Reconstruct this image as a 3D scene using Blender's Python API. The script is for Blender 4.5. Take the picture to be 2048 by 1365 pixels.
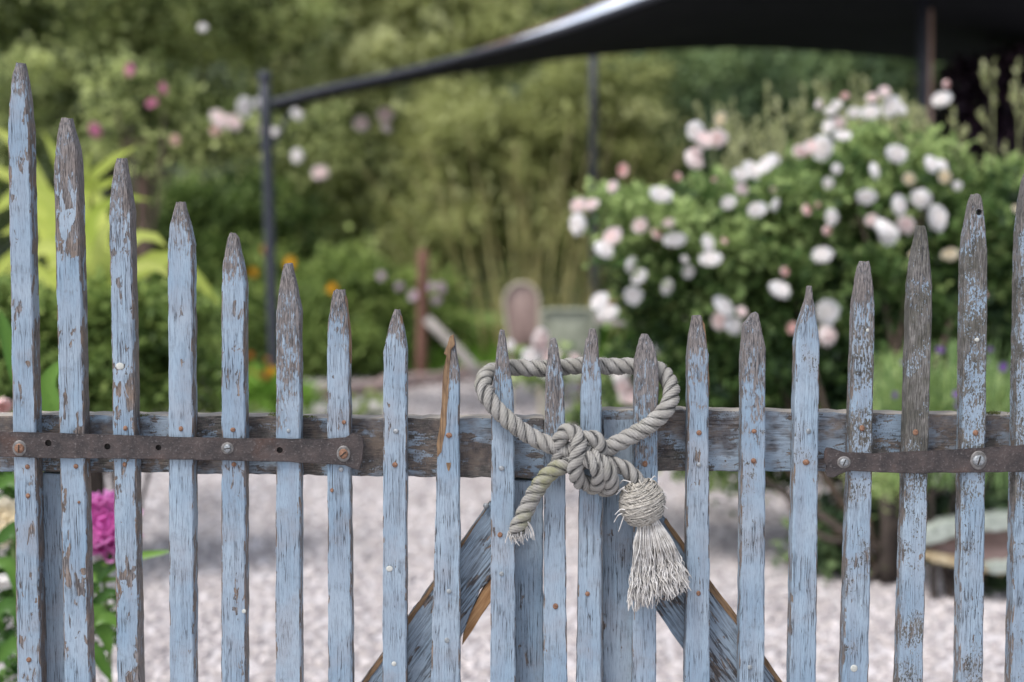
import bpy, bmesh, math, random
import numpy as np
from mathutils import Vector, Matrix
R = math.radians
random.seed(7); rng = np.random.default_rng(7)
for o in list(bpy.data.objects): bpy.data.objects.remove(o)
sc = bpy.context.scene
COL = sc.collection

# ------------------------------------------------------------ camera, world, sun, exposure
FPX = 2844.4; CAMD = 2.0; CAMH = 1.27; PITCH = R(4.6)
cam_d = bpy.data.cameras.new('camera'); cam = bpy.data.objects.new('camera', cam_d); COL.objects.link(cam)
cam.location = (0, -CAMD, CAMH); cam.rotation_euler = (R(90) - PITCH, 0, 0)
cam_d.sensor_width = 36; cam_d.lens = 50; cam_d.clip_end = 400; cam_d.clip_start = 0.05
cam_d.dof.use_dof = True; cam_d.dof.focus_distance = 1.99; cam_d.dof.aperture_fstop = 2.4
sc.camera = cam
w = bpy.data.worlds.new('World'); sc.world = w; w.use_nodes = True
nt = w.node_tree; nt.nodes.clear()
sky = nt.nodes.new('ShaderNodeTexSky'); sky.sky_type = 'NISHITA'; sky.sun_disc = False
SUN_EL, SUN_ROT = R(60), R(222)
sky.sun_elevation = SUN_EL; sky.sun_rotation = SUN_ROT; sky.air_density = 1.0; sky.dust_density = 2.5
hs = nt.nodes.new('ShaderNodeHueSaturation'); hs.inputs['Saturation'].default_value = 0.58
bg = nt.nodes.new('ShaderNodeBackground'); bg.inputs[1].default_value = 0.135
ow = nt.nodes.new('ShaderNodeOutputWorld')
nt.links.new(sky.outputs[0], hs.inputs['Color']); nt.links.new(hs.outputs[0], bg.inputs[0]); nt.links.new(bg.outputs[0], ow.inputs[0])
sl = bpy.data.lights.new('sun', 'SUN'); sl.energy = 1.5; sl.angle = R(16); sl.color = (1, .97, .93)
so = bpy.data.objects.new('sun', sl); COL.objects.link(so)
sdir = Vector((math.sin(SUN_ROT) * math.cos(SUN_EL), math.cos(SUN_ROT) * math.cos(SUN_EL), math.sin(SUN_EL)))
so.rotation_euler = sdir.to_track_quat('Z', 'Y').to_euler(); so.location = (-3, -4, 6)
sc.render.engine = 'CYCLES'
sc.view_settings.view_transform = 'Standard'; sc.view_settings.look = 'None'
sc.view_settings.exposure = 1.02; sc.view_settings.gamma = 1
sc.view_settings.use_curve_mapping = False
sc.render.resolution_x = 1024; sc.render.resolution_y = 682

# ------------------------------------------------------------ measuring helpers (photo measurements -> metres)
_f = Vector((0, math.cos(PITCH), -math.sin(PITCH))); _u = Vector((0, math.sin(PITCH), math.cos(PITCH)))
def ray(px, py): return _f + Vector((1, 0, 0)) * ((px - 1024) / FPX) - _u * ((py - 682.5) / FPX)
def P(px, py, y=0.0):
    d = ray(px, py); t = (y + CAMD) / d.y
    return Vector((d.x * t, y, CAMH + d.z * t))
def D(px, py, d): return P(px, py, d - CAMD)
def G(px, py, z=0.0):
    d = ray(px, py); t = (z - CAMH) / d.z
    return Vector((d.x * t, -CAMD + d.y * t, z))
MPX = CAMD / FPX

# ------------------------------------------------------------ object helpers
def link(name, me, parent=None, loc=None):
    o = bpy.data.objects.new(name, me); COL.objects.link(o)
    if parent is not None: o.parent = parent
    if loc is not None: o.location = loc
    return o
def rootpos(parent):
    p = Vector((0, 0, 0))
    while parent is not None: p += parent.location; parent = parent.parent
    return p
def tag(o, label=None, cat=None, group=None, kind=None):
    if label: o['label'] = label
    if cat: o['category'] = cat
    if group: o['group'] = group
    if kind: o['kind'] = kind
    return o
def thing(name, loc, label, cat, group=None):
    o = link(name, None, None, loc); o.empty_display_size = .1
    return tag(o, label, cat, group)
def npmesh(name, V, F, mat=None, smooth=False, attrs=None):
    V = np.asarray(V, dtype=np.float32); me = bpy.data.meshes.new(name)
    if isinstance(F, np.ndarray):
        nf, k = F.shape
        me.vertices.add(len(V)); me.vertices.foreach_set('co', V.ravel())
        me.loops.add(nf * k); me.loops.foreach_set('vertex_index', F.astype(np.int32).ravel())
        me.polygons.add(nf); me.polygons.foreach_set('loop_start', np.arange(0, nf * k, k, dtype=np.int32))
        me.polygons.foreach_set('loop_total', np.full(nf, k, dtype=np.int32))
    else:
        me.from_pydata([tuple(v) for v in V], [], F)
    me.update(calc_edges=True); me.validate()
    if smooth: me.polygons.foreach_set('use_smooth', np.ones(len(me.polygons), dtype=bool))
    if attrs:
        for k2, a in attrs.items():
            at = me.attributes.new(k2, 'FLOAT', 'POINT'); at.data.foreach_set('value', np.asarray(a, dtype=np.float32))
    if mat: me.materials.append(mat)
    return me
def add(name, V, F, mat, parent=None, smooth=False, attrs=None):
    """verts in world metres; stored relative to the parent's base"""
    V = np.asarray(V, dtype=np.float64)
    if parent is not None: V = V - np.array(rootpos(parent))
    return link(name, npmesh(name, V, F, mat, smooth, attrs), parent)
def prism(name, poly, y0, y1, mat, parent=None, bev=0.0012, px=True, ang=0.0, jit=0.0):
    """polygon measured in the photo on plane y0, given depth y0..y1; ang turns the local axes so local z follows the grain"""
    pts = [P(x, y, y0) if px else Vector((x, y0, y)) for x, y in poly]
    if jit:
        n2 = []
        for i in range(len(pts)):
            a, b = pts[i], pts[(i + 1) % len(pts)]; L = (b - a).length; k = max(1, int(L / .012))
            for q in range(k):
                p = a.lerp(b, q / k)
                if q: p = p + Vector((random.uniform(-jit, jit), 0, random.uniform(-jit, jit)))
                n2.append(p)
        pts = n2
    base = rootpos(parent) if parent is not None else Vector((0, 0, 0))
    c = sum(pts, Vector()) / len(pts); Rm = Matrix.Rotation(-ang, 3, 'Y')
    bm = bmesh.new()
    lo = [Rm @ (p - c) for p in pts]
    vs = [bm.verts.new(v) for v in lo]; f = bm.faces.new(vs); bm.normal_update()
    r = bmesh.ops.extrude_face_region(bm, geom=[f])
    for v in [g for g in r['geom'] if isinstance(g, bmesh.types.BMVert)]: v.co.y += (y1 - y0)
    bmesh.ops.recalc_face_normals(bm, faces=bm.faces)
    if bev:
        es = [e for e in bm.edges if len(e.link_faces) == 2 and e.calc_face_angle(0) > .6]
        bmesh.ops.bevel(bm, geom=es, offset=bev, segments=2, affect='EDGES', clamp_overlap=True)
    me = bpy.data.meshes.new(name); bm.to_mesh(me); bm.free(); me.materials.append(mat)
    o = link(name, me, parent, c - base); o.rotation_euler.y = ang
    return o
def cut(o, cutters):
    """cut real holes through a mesh: cutters = (world point on axis, radius, depth) along y"""
    hs_ = []
    bpy.context.view_layer.update()
    for (c, r, dep) in cutters:
        bm = bmesh.new(); bmesh.ops.create_cone(bm, cap_ends=True, segments=18, radius1=r, radius2=r * .95, depth=dep * 2)
        me = bpy.data.meshes.new('c'); bm.to_mesh(me); bm.free()
        h = link('c', me); h.location = c; h.rotation_euler = (R(90), 0, 0); h.scale = (1, 1, 1); hs_.append(h)
        m = o.modifiers.new('b', 'BOOLEAN'); m.object = h; m.operation = 'DIFFERENCE'; m.solver = 'EXACT'
    bpy.context.view_layer.update()
    ev = o.evaluated_get(bpy.context.evaluated_depsgraph_get()); me = bpy.data.meshes.new_from_object(ev)
    o.modifiers.clear(); o.data = me
    for h in hs_: bpy.data.objects.remove(h)
def tubes(paths, radii, sides=5):
    """paths: list of (n,3); radii: list of scalar or (n,) -> V,F quads"""
    VV, FF, b = [], [], 0
    for p, r in zip(paths, radii):
        p = np.asarray(p, float); n = len(p); r = np.broadcast_to(np.asarray(r, float), (n,))
        T = np.gradient(p, axis=0); T /= np.linalg.norm(T, axis=1)[:, None] + 1e-12
        up = np.array([0, 0, 1.]) if abs(T[0][2]) < .9 else np.array([1., 0, 0])
        N = np.zeros_like(p); v = up - T[0] * up.dot(T[0]); v /= np.linalg.norm(v); N[0] = v
        for i in range(1, n):
            v = N[i - 1] - T[i] * N[i - 1].dot(T[i]); N[i] = v / (np.linalg.norm(v) + 1e-12)
        B = np.cross(T, N); a = np.linspace(0, 2 * np.pi, sides, endpoint=False)
        ring = p[:, None, :] + r[:, None, None] * (np.cos(a)[None, :, None] * N[:, None, :] + np.sin(a)[None, :, None] * B[:, None, :])
        VV.append(ring.reshape(-1, 3))
        i = np.arange(n - 1)[:, None] * sides; j = np.arange(sides)[None, :]; j2 = (j + 1) % sides
        FF.append(np.stack([i + j, i + j2, i + sides + j2, i + sides + j], -1).reshape(-1, 4) + b); b += n * sides
    return np.concatenate(VV), np.concatenate(FF)
def spline(pts, n=None, step=None):
    p = np.asarray([list(q) for q in pts], float)
    p = np.vstack([2 * p[0] - p[1], p, 2 * p[-1] - p[-2]]); out = []
    for i in range(1, len(p) - 2):
        t = np.linspace(0, 1, 40, endpoint=False)[:, None]
        a, b, c, d = p[i - 1], p[i], p[i + 1], p[i + 2]
        out.append(.5 * ((2 * b) + (-a + c) * t + (2 * a - 5 * b + 4 * c - d) * t ** 2 + (-a + 3 * b - 3 * c + d) * t ** 3))
    out.append(p[-2][None]); q = np.vstack(out)
    s = np.r_[0, np.cumsum(np.linalg.norm(np.diff(q, axis=0), axis=1))]
    if step: n = max(3, int(s[-1] / step))
    ss = np.linspace(0, s[-1], n)
    return np.stack([np.interp(ss, s, q[:, k]) for k in range(3)], 1)
def tubeobj(name, pts, r, mat, parent=None, sides=10, n=24):
    """capped tube through world points; r scalar or list"""
    p = spline(pts, n=n); rr = np.interp(np.linspace(0, 1, n), np.linspace(0, 1, len(r)), r) if hasattr(r, '__len__') else np.full(n, r)
    p = np.vstack([p[0], p, p[-1]]); d0 = p[2] - p[1]; d1 = p[-2] - p[-3]
    p[0] -= d0 * .01; p[-1] += d1 * .01
    rr = np.r_[1e-5, rr, 1e-5]
    V, F = tubes([p], [rr], sides)
    return add(name, V, F, mat, parent, smooth=True)

# ------------------------------------------------------------ materials
class NT:
    def __init__(s, name):
        s.m = bpy.data.materials.new(name); s.m.use_nodes = True; s.t = s.m.node_tree; s.t.nodes.clear()
        s.out = s.t.nodes.new('ShaderNodeOutputMaterial')
    def n(s, typ, **kw):
        nd = s.t.nodes.new(typ)
        for k, v in kw.items(): setattr(nd, k, v)
        return nd
    def l(s, a, b): s.t.links.new(a, b)
    def setin(s, sock, v):
        if isinstance(v, bpy.types.NodeSocket): s.l(v, sock)
        else: sock.default_value = v
    def math(s, op, a, b=0.0, clamp=False):
        nd = s.n('ShaderNodeMath', operation=op, use_clamp=clamp); s.setin(nd.inputs[0], a); s.setin(nd.inputs[1], b); return nd.outputs[0]
    def mapr(s, v, a, b, c=0.0, d=1.0):
        nd = s.n('ShaderNodeMapRange'); s.setin(nd.inputs[0], v)
        for i, q in enumerate((a, b, c, d)): s.setin(nd.inputs[i + 1], q)
        return nd.outputs[0]
    def noise(s, vec, scale, detail=4, rough=.55, dist=0):
        nd = s.n('ShaderNodeTexNoise'); s.l(vec, nd.inputs['Vector']); nd.inputs['Scale'].default_value = scale
        nd.inputs['Detail'].default_value = detail; nd.inputs['Roughness'].default_value = rough; nd.inputs['Distortion'].default_value = dist
        return nd.outputs['Fac']
    def mix(s, f, a, b):
        nd = s.n('ShaderNodeMix', data_type='RGBA'); s.setin(nd.inputs[0], f)
        for i, q in ((6, a), (7, b)):
            s.setin(nd.inputs[i], q if isinstance(q, bpy.types.NodeSocket) else (*q, 1))
        return nd.outputs[2]
    def scalev(s, vec, sc_):
        nd = s.n('ShaderNodeVectorMath', operation='MULTIPLY'); s.l(vec, nd.inputs[0]); nd.inputs[1].default_value = sc_; return nd.outputs[0]
    def addv(s, vec, b):
        nd = s.n('ShaderNodeVectorMath', operation='ADD'); s.l(vec, nd.inputs[0]); s.setin(nd.inputs[1], b); return nd.outputs[0]
    def oattr(s, name): return s.n('ShaderNodeAttribute', attribute_type='OBJECT', attribute_name=name).outputs['Fac']
    def gattr(s, name): return s.n('ShaderNodeAttribute', attribute_type='GEOMETRY', attribute_name=name).outputs['Fac']
    def objco(s): return s.n('ShaderNodeTexCoord').outputs['Object']
    def bsdf(s, col, rough=.6, metal=0.0, bump=None, bstr=.5, bdist=.001, spec=.5):
        b = s.n('ShaderNodeBsdfPrincipled'); s.setin(b.inputs['Base Color'], col if isinstance(col, bpy.types.NodeSocket) else (*col, 1))
        s.setin(b.inputs['Roughness'], rough); s.setin(b.inputs['Metallic'], metal); b.inputs['Specular IOR Level'].default_value = spec
        if bump is not None:
            bp = s.n('ShaderNodeBump'); bp.inputs['Strength'].default_value = bstr; bp.inputs['Distance'].default_value = bdist
            s.l(bump, bp.inputs['Height']); s.l(bp.outputs[0], b.inputs['Normal'])
        s.l(b.outputs[0], s.out.inputs[0]); return b

def wood_paint(name, grain='z', cracky=1.0, ridged=False):
    """flaking pale-blue paint over weathered wood. Object props: seed, tipz, tiplen, chips, lichen"""
    m = NT(name); co = m.objco(); seed = m.oattr('seed')
    cx = m.n('ShaderNodeCombineXYZ')
    for i in range(3): m.l(seed, cx.inputs[i])
    v = m.addv(co, cx.outputs[0])
    st = {'z': (1, 1, .075), 'x': (.075, 1, 1)}[grain]; st2 = {'z': (1, 1, .28), 'x': (.28, 1, 1)}[grain]
    g = m.scalev(v, st); g2 = m.scalev(v, st2)
    fine = m.noise(g, 820, 4, .65); med = m.noise(g, 290, 4, .6, .3); streak = m.noise(g, 90, 3, .5)
    patch = m.noise(v, 14, 4, .6); patch2 = m.noise(m.addv(v, (3.1, 7.7, 1.3)), 32, 4, .65)
    chipn = m.noise(g2, 85, 5, .62, .6); speck = m.noise(g2, 330, 3, .6); blot = m.noise(v, 9, 3, .5)
    sep = m.n('ShaderNodeSeparateXYZ'); m.l(co, sep.inputs[0])
    ze = m.math('SUBTRACT', m.math('SUBTRACT', sep.outputs[2], m.oattr('tipz')), m.math('MULTIPLY', m.oattr('tiplen'), -1.0))
    tipm = m.math('ADD', m.math('DIVIDE', ze, m.math('MAXIMUM', m.oattr('tiplen'), .001)), m.mapr(patch2, .3, .7, -.35, .35), False)
    tipm = m.math('MAXIMUM', m.math('MINIMUM', tipm, 1.15), 0.0)
    # paint colour
    pc = m.mix(m.mapr(blot, .35, .65), (.188, .265, .345), (.27, .335, .40))
    pc = m.mix(m.mapr(streak, .35, .75, 0, .5), pc, (.185, .21, .255))
    pc = m.mix(m.mapr(fine, .50, .70, 0, .6), pc, (.085, .105, .135))
    pc = m.mix(m.mapr(patch, .52, .68, 0, .45), pc, (.215, .215, .235))
    # bare wood
    wc = m.mix(m.mapr(fine, .40, .62), (.038, .034, .034), (.215, .195, .19))
    wc2 = m.mix(m.mapr(fine, .38, .62), (.07, .052, .042), (.225, .165, .125))
    wood = m.mix(m.math('MULTIPLY', m.mapr(patch2, .45, .62), m.mapr(tipm, 0, .3, 1, .25)), wc, wc2)
    nsep = m.n('ShaderNodeSeparateXYZ'); m.l(m.n('ShaderNodeTexCoord').outputs['Normal'], nsep.inputs[0])
    side = m.math('ABSOLUTE', nsep.outputs[0]) if grain == 'z' else m.math('MAXIMUM', nsep.outputs[2], 0.0)
    sidem = m.mapr(side, .15, .85, 0, 1)
    # cracks
    st3 = {'z': (1, 1, .03), 'x': (.03, 1, 1)}[grain]
    lng = m.noise(m.scalev(v, st3), 230, 3, .55, .4); cr = m.math('ABSOLUTE', m.math('SUBTRACT', lng, .5))
    crm = m.math('MULTIPLY', m.mapr(cr, .003, .018, 1, 0), m.mapr(m.noise(m.addv(v, (9.1, 2.7, 5.3)), 18, 3, .6), .44, .58, 0, .95))
    crm = m.math('MULTIPLY', crm, cracky, True)
    dark_s = m.mapr(m.math('ADD', m.math('ADD', m.mapr(fine, 0, 1, 0, .5), m.mapr(patch, 0, 1, 0, .5)), m.math('MULTIPLY', m.math('MINIMUM', tipm, .5), .14)), .60, .655, 0, .7)
    if ridged:
        rd_ = m.noise(m.scalev(v, (1, 1, .045)), 150, 3, .6, .3); rm = m.mapr(m.math('ABSOLUTE', m.math('SUBTRACT', rd_, .5)), .008, .05, 1, 0)
        crm = m.math('MAXIMUM', m.math('MULTIPLY', crm, .5), m.math('MULTIPLY', rm, m.mapr(patch, .40, .56, .35, .95)))
    # chips
    th = m.math('SUBTRACT', .74, m.math('MULTIPLY', m.oattr('chips'), m.mapr(patch, .35, .62, .02, .29)))
    th = m.math('SUBTRACT', th, m.math('MULTIPLY', sidem, .17))
    chip = m.mapr(m.math('SUBTRACT', chipn, th), 0, .012, 0, 1)
    # tip wear
    tw = m.mapr(m.math('ADD', m.math('MULTIPLY', tipm, .34), m.math('ADD', m.mapr(speck, .25, .75, 0, .3), m.mapr(fine, .25, .75, 0, .3))), .44, .49, 0, .96)
    tw = m.math('MULTIPLY', tw, m.mapr(tipm, 0, .25, 0, 1))
    # lichen
    li = m.math('MULTIPLY', m.oattr('lichen'), m.mapr(sep.outputs[2], .80, 1.02, .62, 1.12) if grain == 'z' else 1.0)
    sp2 = m.noise(m.scalev(v, (1, 1, .5)), 520, 3, .65)
    ls = m.math('ADD', m.math('ADD', m.mapr(speck, .25, .75, 0, .3), m.mapr(sp2, .25, .75, 0, .4)), m.mapr(patch, .35, .65, 0, .3))
    lm = m.mapr(m.math('SUBTRACT', ls, m.math('SUBTRACT', .84, m.math('MULTIPLY', li, .46))), 0, .06, 0, 1)
    lm = m.math('MULTIPLY', lm, m.mapr(li, 0, .15, 0, 1))
    lic = m.mix(m.mapr(patch2, .4, .6), m.mix(m.mapr(fine, .4, .6), (.04, .038, .032), (.10, .095, .08)), m.mix(m.mapr(fine, .4, .6), (.06, .055, .05), (.19, .18, .17)))
    c = m.mix(m.math('MULTIPLY', dark_s, m.math('MAXIMUM', m.mapr(blot, .40, .58, .35, 1), m.mapr(sep.outputs[2], 1.0, 1.25, 0, .85))), pc, (.10, .11, .13))
    c = m.mix(chip, c, wood); c = m.mix(tw, c, wood); c = m.mix(lm, c, lic)
    grime = m.mapr(m.noise(m.addv(v, (2.2, 6.1, 8.4)), 48, 5, .7), .54, .68, 0, .38); c = m.mix(m.math('MULTIPLY', grime, m.mapr(fine, .35, .6, .3, 1)), c, (.085, .085, .085))
    if grain == 'x':
        big = m.noise(m.scalev(v, (.5, 1, 1)), 26, 4, .6); c = m.mix(m.math('MULTIPLY', m.mapr(big, .465, .60), m.mapr(fine, .3, .6, .75, .98)), c, m.mix(m.mapr(patch2, .4, .6), (.055, .048, .05), (.14, .11, .09)))
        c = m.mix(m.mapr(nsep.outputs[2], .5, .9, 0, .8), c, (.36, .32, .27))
    c = m.mix(crm, c, (.035, .035, .04))
    h = m.math('SUBTRACT', 1.0, m.math('MULTIPLY', m.math('MAXIMUM', chip, tw), .55))
    h = m.math('SUBTRACT', h, m.math('MULTIPLY', crm, .8))
    h = m.math('ADD', h, m.math('MULTIPLY', fine, .7)); h = m.math('ADD', h, m.math('MULTIPLY', lm, .2))
    m.bsdf(c, m.mapr(m.math('MAXIMUM', tw, lm), 0, 1, .55, .85), 0, h, .8, .0011, .35)
    return m.m
PAINT = wood_paint('flaking_blue_paint'); RIDGED = wood_paint('coarse_sawn_blue_board', 'z', 1.0, True)
PAINTX = wood_paint('weathered_rail_paint', 'x')
def simple(name, c1, c2, scale, rough=.6, metal=0, st=(1, 1, 1), bd=.001, bs=.5, detail=5, lo=.35, hi=.65, spec=.5):
    m = NT(name); v = m.scalev(m.objco(), st); n = m.noise(v, scale, detail, .6)
    m.bsdf(m.mix(m.mapr(n, lo, hi), c1, c2), rough, metal, n, bs, bd, spec); return m.m
FRESH = simple('fresh_split_wood', (.20, .095, .035), (.36, .21, .10), 60, .8, st=(6, 6, .5))
BROWNW = simple('split_brown_wood', (.07, .04, .022), (.24, .15, .08), 120, .85, st=(3, 3, .3), bd=.002)
def iron():
    m = NT('rusted_iron'); v = m.objco(); n = m.noise(v, 35, 5, .65); n2 = m.noise(m.addv(v, (5, 2, 1)), 260, 4, .7); n3 = m.noise(v, 11, 3)
    c = m.mix(m.mapr(n, .35, .65), (.018, .015, .016), (.062, .047, .044))
    c = m.mix(m.mapr(n3, .58, .72, 0, .45), c, (.13, .06, .035)); c = m.mix(m.mapr(n2, .56, .68, 0, .55), c, (.20, .185, .18))
    m.bsdf(c, .6, .2, m.math('ADD', n2, m.math('MULTIPLY', n, 1.5)), .8, .002); return m.m
IRON = iron()
RUST = simple('rusty_nail_head', (.10, .045, .025), (.24, .13, .08), 400, .8)
ZINC = simple('zinc_screw_head', (.14, .155, .165), (.32, .335, .35), 300, .5, .5)
WHITE = simple('white_filler', (.33, .34, .31), (.46, .46, .43), 300, .7)
OLDZ = simple('dull_painted_nail', (.13, .145, .155), (.26, .28, .29), 300, .7)
DARK = simple('recess_shade', (.012, .01, .01), (.03, .025, .02), 200, .9)  # near-black colour standing in for shade inside recesses
def rope_mat(name, moss):
    m = NT(name); v = m.objco(); n = m.noise(v, 60, 4, .6); f = m.noise(v, 1500, 2, .6); n3 = m.noise(m.addv(v, (4, 4, 4)), 22, 3)
    g = m.gattr('groove_shade')
    c = m.mix(m.mapr(n, .3, .7), (.215, .205, .19), (.335, .325, .31)); c = m.mix(m.mapr(f, .4, .65, 0, .6), c, (.20, .19, .17))
    c = m.mix(m.mapr(n3, .5, .68, 0, moss), c, (.20, .20, .10))
    c = m.mix(m.mapr(g, .1, .9, 0, .92), c, (.045, .045, .045))  # strand grooves darkened: shade and dirt put into the colour
    m.bsdf(c, .95, 0, f, .6, .0006, .1); return m.m
ROPE = rope_mat('grey_cotton_rope', .15); ROPEM = rope_mat('mossy_cotton_rope', .8)
THREAD = simple('pale_yarn', (.32, .30, .275), (.60, .585, .565), 90, .9, spec=.15)
THREADK = simple('shiny_wound_yarn', (.20, .185, .16), (.40, .375, .335), 220, .6, spec=.4)
STEEL = simple('dark_painted_steel', (.014, .017, .026), (.024, .028, .040), 20, .6)
def cloth():
    m = NT('charcoal_sail_cloth'); v = m.objco(); n = m.noise(v, 3, 4)
    m.bsdf(m.mix(m.mapr(n, .3, .7), (.010, .0105, .0125), (.0145, .015, .0175)), .9, 0, n, .2, .02, .04); return m.m
SAIL = cloth(); SKYTOP = simple('painted_sky_sheen', (.50, .56, .66), (.66, .71, .80), 4, .4)  # pale blue grey stands in for sky light on the sail's upper face
TERRA = simple('red_brown_edge', (.10, .05, .035), (.20, .11, .08), 9, .8)
def foliage(name, c1, c2, c3, trans=.45, rough=.55, spec=.2):
    m = NT(name); t = m.gattr('tint'); r = m.n('ShaderNodeValToRGB'); m.l(t, r.inputs[0])
    e = r.color_ramp.elements; e[0].color = (*c1, 1); e[1].color = (*c3, 1); q = e.new(.5); q.color = (*c2, 1)
    b = m.bsdf(r.outputs[0], rough, spec=spec); tr = m.n('ShaderNodeBsdfTranslucent'); m.l(r.outputs[0], tr.inputs[0])
    mx = m.n('ShaderNodeMixShader'); mx.inputs[0].default_value = trans
    m.l(b.outputs[0], mx.inputs[1]); m.l(tr.outputs[0], mx.inputs[2]); m.l(mx.outputs[0], m.out.inputs[0]); return m.m
BARK = simple('bark', (.025, .018, .015), (.07, .052, .042), 30, .9, st=(1, 1, .3), bd=.01)
TWIG = simple('brown_twig', (.04, .028, .02), (.10, .07, .048), 30, .9)
def petal_mat(name, cin, cout, rough=.6, trans=.3):
    m = NT(name); t = m.gattr('tint'); c = m.mix(t, cin, cout); b = m.bsdf(c, rough, spec=.2)
    tr = m.n('ShaderNodeBsdfTranslucent'); m.l(c, tr.inputs[0]); mx = m.n('ShaderNodeMixShader'); mx.inputs[0].default_value = trans
    m.l(b.outputs[0], mx.inputs[1]); m.l(tr.outputs[0], mx.inputs[2]); m.l(mx.outputs[0], m.out.inputs[0]); return m.m
PW = petal_mat('white_petal', (.91, .86, .83), (.92, .92, .92)); PB = petal_mat('blush_petal', (.88, .72, .69), (.91, .87, .86))
PP = petal_mat('pink_bud_petal', (.76, .46, .40), (.86, .68, .66)); PM = petal_mat('magenta_petal', (.62, .13, .44), (.80, .34, .66))
PMA = petal_mat('deep_pink_petal', (.6, .2, .36), (.76, .38, .54)); PY = petal_mat('yellow_petal', (.7, .33, .02), (.8, .5, .04))
PO = petal_mat('orange_petal', (.45, .17, .04), (.58, .28, .08)); PC = petal_mat('cream_petal', (.82, .72, .52), (.86, .82, .72))
PV = petal_mat('violet_petal', (.2, .1, .34), (.34, .2, .5)); PL = petal_mat('lilac_petal', (.55, .4, .5), (.75, .66, .74))

# ------------------------------------------------------------ setting: ground, gravel, hill
def ground_mat():
    m = NT('gravel_ground'); v = m.objco(); vo = m.n('ShaderNodeTexVoronoi'); m.l(v, vo.inputs[0]); vo.inputs['Scale'].default_value = 38
    n = m.noise(v, 2.2, 4)
    c = m.mix(vo.outputs['Distance'], (.56, .525, .53), (.32, .30, .30)); c = m.mix(m.mapr(n, .35, .65, 0, .4), c, (.64, .60, .605))
    m.bsdf(c, .9, 0, vo.outputs['Distance'], .6, .01); return m.m
add('ground', [(-80, -20, 0), (80, -20, 0), (80, 120, 0), (-80, 120, 0)], [(0, 1, 2, 3)], ground_mat())['kind'] = 'structure'
def stone_mat():
    m = NT('pale_gravel_stone'); g = m.n('ShaderNodeNewGeometry'); rp = g.outputs['Random Per Island']
    r = m.n('ShaderNodeValToRGB'); m.l(rp, r.inputs[0]); e = r.color_ramp.elements
    e[0].color = (.19, .175, .185, 1); e[1].color = (.72, .675, .675, 1)
    for p_, c_ in ((.25, (.34, .31, .315)), (.5, (.40, .36, .36)), (.75, (.47, .42, .395))):
        q = e.new(p_); q.color = (*c_, 1)
    pn = m.noise(m.objco(), .9, 4, .6); c = m.mix(m.mapr(pn, .35, .65, .45, 0), r.outputs[0], (.30, .27, .26))
    m.bsdf(c, .85, spec=.3); return m.m
ico = bmesh.new(); bmesh.ops.create_icosphere(ico, subdivisions=1, radius=1)
IV = np.array([v.co[:] for v in ico.verts]); IF = np.array([[v.index for v in f.verts] for f in ico.faces]); ico.free()
NS = 62000
yy = 1.2 + 10.2 * rng.random(NS) ** 1.25; half = (yy + 2) * .36 + .55; xx = (rng.random(NS) * 2 - 1) * half
size = .0066 + .008 * rng.random(NS) ** 1.6 + .0007 * yy
ang = rng.random(NS) * 6.28; scv = np.stack([size * (.8 + .6 * rng.random(NS)), size * (.7 + .5 * rng.random(NS)), size * (.45 + .35 * rng.random(NS))], 1)
V = IV[None] * (1 + .22 * (rng.random((NS, len(IV), 1)) - .5)) * scv[:, None, :]
ca, sa = np.cos(ang)[:, None], np.sin(ang)[:, None]
V = np.stack([V[..., 0] * ca - V[..., 1] * sa + xx[:, None], V[..., 0] * sa + V[..., 1] * ca + yy[:, None], V[..., 2] + (size * .3)[:, None]], -1)
F = (IF[None] + (np.arange(NS) * len(IV))[:, None, None]).reshape(-1, 3)
tag(add('gravel', V.reshape(-1, 3), F, stone_mat()), 'pale pinkish grey gravel covering the yard behind the gate', 'gravel', kind='stuff')
# wooded slope behind the garden
hx = np.linspace(-60, 60, 41); hy = np.linspace(19, 75, 22); X, Y = np.meshgrid(hx, hy)
Z = np.clip((Y - 19), 0, 99) * .42 + np.sin(X * .3) * .6 * np.clip((Y - 19) / 8, 0, 1) + rng.random(X.shape) * .4 - .25
V = np.stack([X, Y, Z], -1).reshape(-1, 3); i = np.arange(21)[:, None] * 41 + np.arange(40)[None]
F = np.stack([i, i + 1, i + 42, i + 41], -1).reshape(-1, 4)
add('hillside', V, F, simple('dark_undergrowth', (.02, .03, .012), (.045, .06, .025), 1.5, .95, bd=.1), smooth=True)['kind'] = 'structure'

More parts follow.
